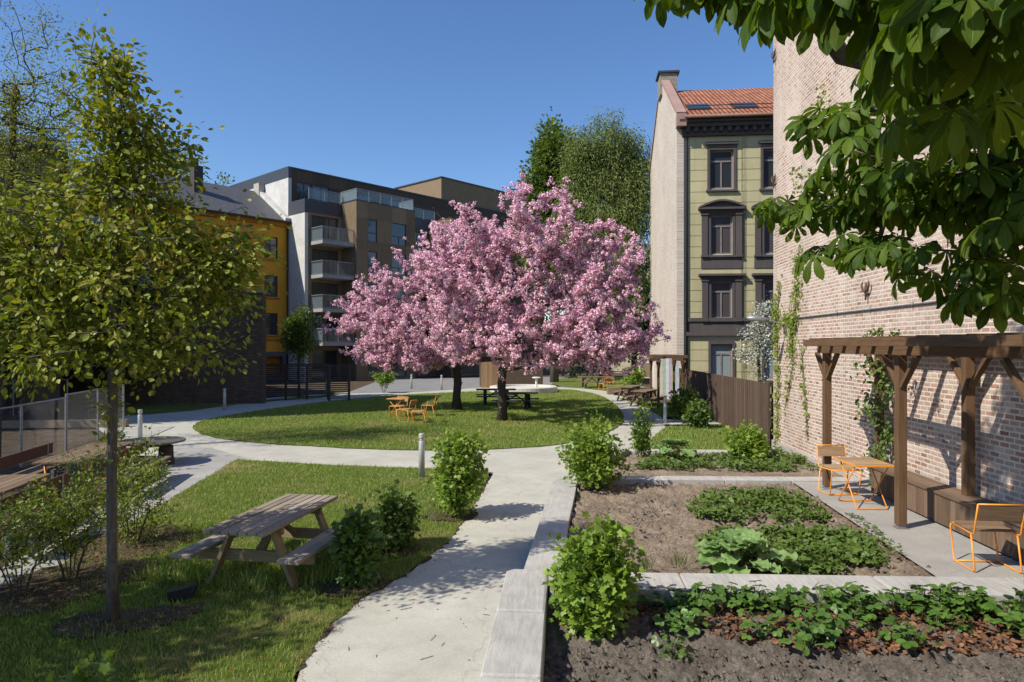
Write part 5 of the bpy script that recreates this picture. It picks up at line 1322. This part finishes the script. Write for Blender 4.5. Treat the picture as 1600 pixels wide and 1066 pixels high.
litter('dead_leaves', 'dry brown leaves lying under the loose shrubs at the left', [ring(G(120, 905), 1.0, 12), ring(G(208, 850), .8, 12)], 500, lambda q: np.full(len(q), -.2)+rng.random(len(q))*.02, .06, LITT)
litter('dead_leaves', 'a few dry leaves and twigs on the front lawn', [lawn2[9:17]+lawn2[6:9]], 260, lambda q: np.full(len(q), -.19), .05, LITT)
ed = [np.array(lawn2[k])+(np.array(lawn2[k+1])-np.array(lawn2[k]))*u for k in range(5, 12) for u in rng.random(90)]
ed = np.array(ed)+rng.normal(0, .07, (len(ed), 2)); ed = ed[ed[:, 1] > 4]; en = len(ed)
tag(leaves('edge_litter', SLIM, np.stack([ed[:, 0], ed[:, 1], np.full(en, -.232)], 1), rng.normal(0, 1, (en, 3))*np.array([1, 1, .15]), .03, LITT, None, (0, 0, 1), .3, False, 'stuff'), 'crumbs of dry leaf and bark along the edge of the near path', 'leaf litter')
tw = MB(); q = fill(W0((520, 1040), (640, 900), (790, 880), (745, 1060)), 400)
for x, y in q[:24]:
    a = rnd.gauss(.3, .8); L = rnd.choice((.02, .03, .05, .08, .13)); tw.tube([(x, y, -.246), (x+L*.5*math.cos(a), y+L*.5*math.sin(a), -.243), (x+L*math.cos(a+.06), y+L*math.sin(a+.06), -.246)], .0028, 4)
tag(tw.build('twigs', m_plain('twig_brown', (.09, .055, .035), .9), None, 0, False, 'stuff'), 'small broken twigs lying on the near concrete path', 'twigs')
# clods in the beds
cd = MB()
for poly, n, z in (([G(*q, -.03)[:2] for q in ((910, 790), (1060, 770), (1060, 860), (1000, 895), (905, 890))], 420, -.035), ([(-.05, 5), (4.5, 5), (4.5, 6.0), (.4, 6.2), (-.05, 6.0)], 1100, -.165)):
    for x, y in fill(poly, n*3)[:n]:
        r = abs(rnd.gauss(.009, .009))+.004; o = len(cd.v)
        for sx, sy, sz in ((1, 0, 0), (0, 1, 0), (-1, 0, 0), (0, -1, 0), (0, 0, 1), (.6, .6, .6), (-.6, .5, .7)): cd.v.append((x+sx*r*rnd.uniform(.7, 1.3), y+sy*r*rnd.uniform(.7, 1.3), z+.075*max(0, y-5)*(z < -.1)+.015+sz*r*rnd.uniform(.6, 1)))
        cd.f += [(o, o+1, o+5), (o+1, o+2, o+6), (o+2, o+3, o+4), (o+3, o, o+4), (o+5, o+4, o), (o+6, o+4, o+5), (o+1, o+6, o+5), (o+2, o+4, o+6)]
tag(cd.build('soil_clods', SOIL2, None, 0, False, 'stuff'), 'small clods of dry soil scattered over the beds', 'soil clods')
# chives
for px, py, lb in ((1012, 893, 'small tuft of chives just behind the granite wall, left one'), (1062, 888, 'larger tuft of chives beside the rhubarb behind the wall')):
    n = 34; c = G(px, py, -.03); q = np.array(c)+rng.normal(0, .04, (n, 3))*np.array([1, 1, 0]); up_ = np.stack([rng.normal(0, .25, n), rng.normal(0, .25, n), np.ones(n)], 1)
    t = thing('chives', lb, 'chives', c)
    leaves('blades', SLIM, q-np.array(c), up_, np.stack([np.full(n, .02), rng.uniform(.12, .26, n), np.full(n, .05)], 1), STRAWD, t, (0, -1, 0))

# ---------------------------------------------------------------- ivy on the firewall
def ivy(label, strands, dens, size=.065, mat=LIMY, name='ivy_vine'):
    t = thing(name, label, 'ivy', (0, 0, 0)); st = MB(); ps = []
    for pts, wd, k in strands:
        Q = [np.array(onwall(*p, .03)) for p in pts]; st.tube([tuple(q) for q in Q], .008, 5)
        for a, b in zip(Q, Q[1:]):
            L = np.linalg.norm(b-a); n = int(L*dens*k); u = rng.random((n, 1)); q = a+(b-a)*u+rng.normal(0, 1, (n, 3))*np.array([.03, wd, .12]); q[:, 0] = 5.9-.02-np.abs(q[:, 0]-5.87)*1.3; ps.append(q)
    st.build('stems', TWIG, t, 0, True); q = np.concatenate(ps); q[:, 1] = np.minimum(q[:, 1], 19.67)
    d = np.stack([rng.normal(-.4, .3, len(q)), rng.normal(0, .6, len(q)), rng.normal(-.5, .5, len(q))], 1)
    leaves('leaves', LOBED, q, d, size, mat, t, (-1, -.2, .4), .4)
ivy('light green ivy climbing the far corner of the brick firewall', [([(1214, 690), (1216, 600), (1213, 520), (1218, 440)], .12, 1.0), ([(1236, 560), (1240, 500), (1247, 440), (1248, 385)], .2, 1.5), ([(1220, 500), (1245, 500)], .1, 2), ([(1226, 640), (1240, 560), (1236, 500)], .06, .4), ([(1262, 680), (1256, 600), (1252, 540)], .1, .45), ([(1214, 540), (1210, 470)], .1, 1.2)], 110)
def postvine():
    t = thing('climbing_vine', 'leafy climber twined round the back post of the pergola', 'climber', (5.62, 12.7, 0)); st = MB(); q = []
    pts = [(.12*math.cos(k*.9), .12*math.sin(k*.9)-.05, .15+k*.13) for k in range(18)]; st.tube(pts, .01, 5)
    for p in pts: q.append(np.array(p)+rng.normal(0, 1, (34, 3))*np.array([.1, .16, .1])*(1.2 if p[2] > 1.2 else .7))
    st.build('stems', TWIG, t, 0, True); q = np.concatenate(q); leaves('leaves', LEAF, q, rng.normal(0, 1, q.shape)+np.array([-.3, -.3, -.4]), .075, DKGR, t, (-.6, -.5, .6))
postvine()
for px, py, d in ((1352, 524, 11.6), (1378, 522, 11.0), (1402, 520, 10.3)):
    shrub('green shoots of the climber standing up on the pergola roof' , P(px, d, 2.62), .24, .24, MIDG, .05, 6, 3, LEAF, 'climber_shoots', spread=.04, stems=3, group='climber shoots on the pergola roof')
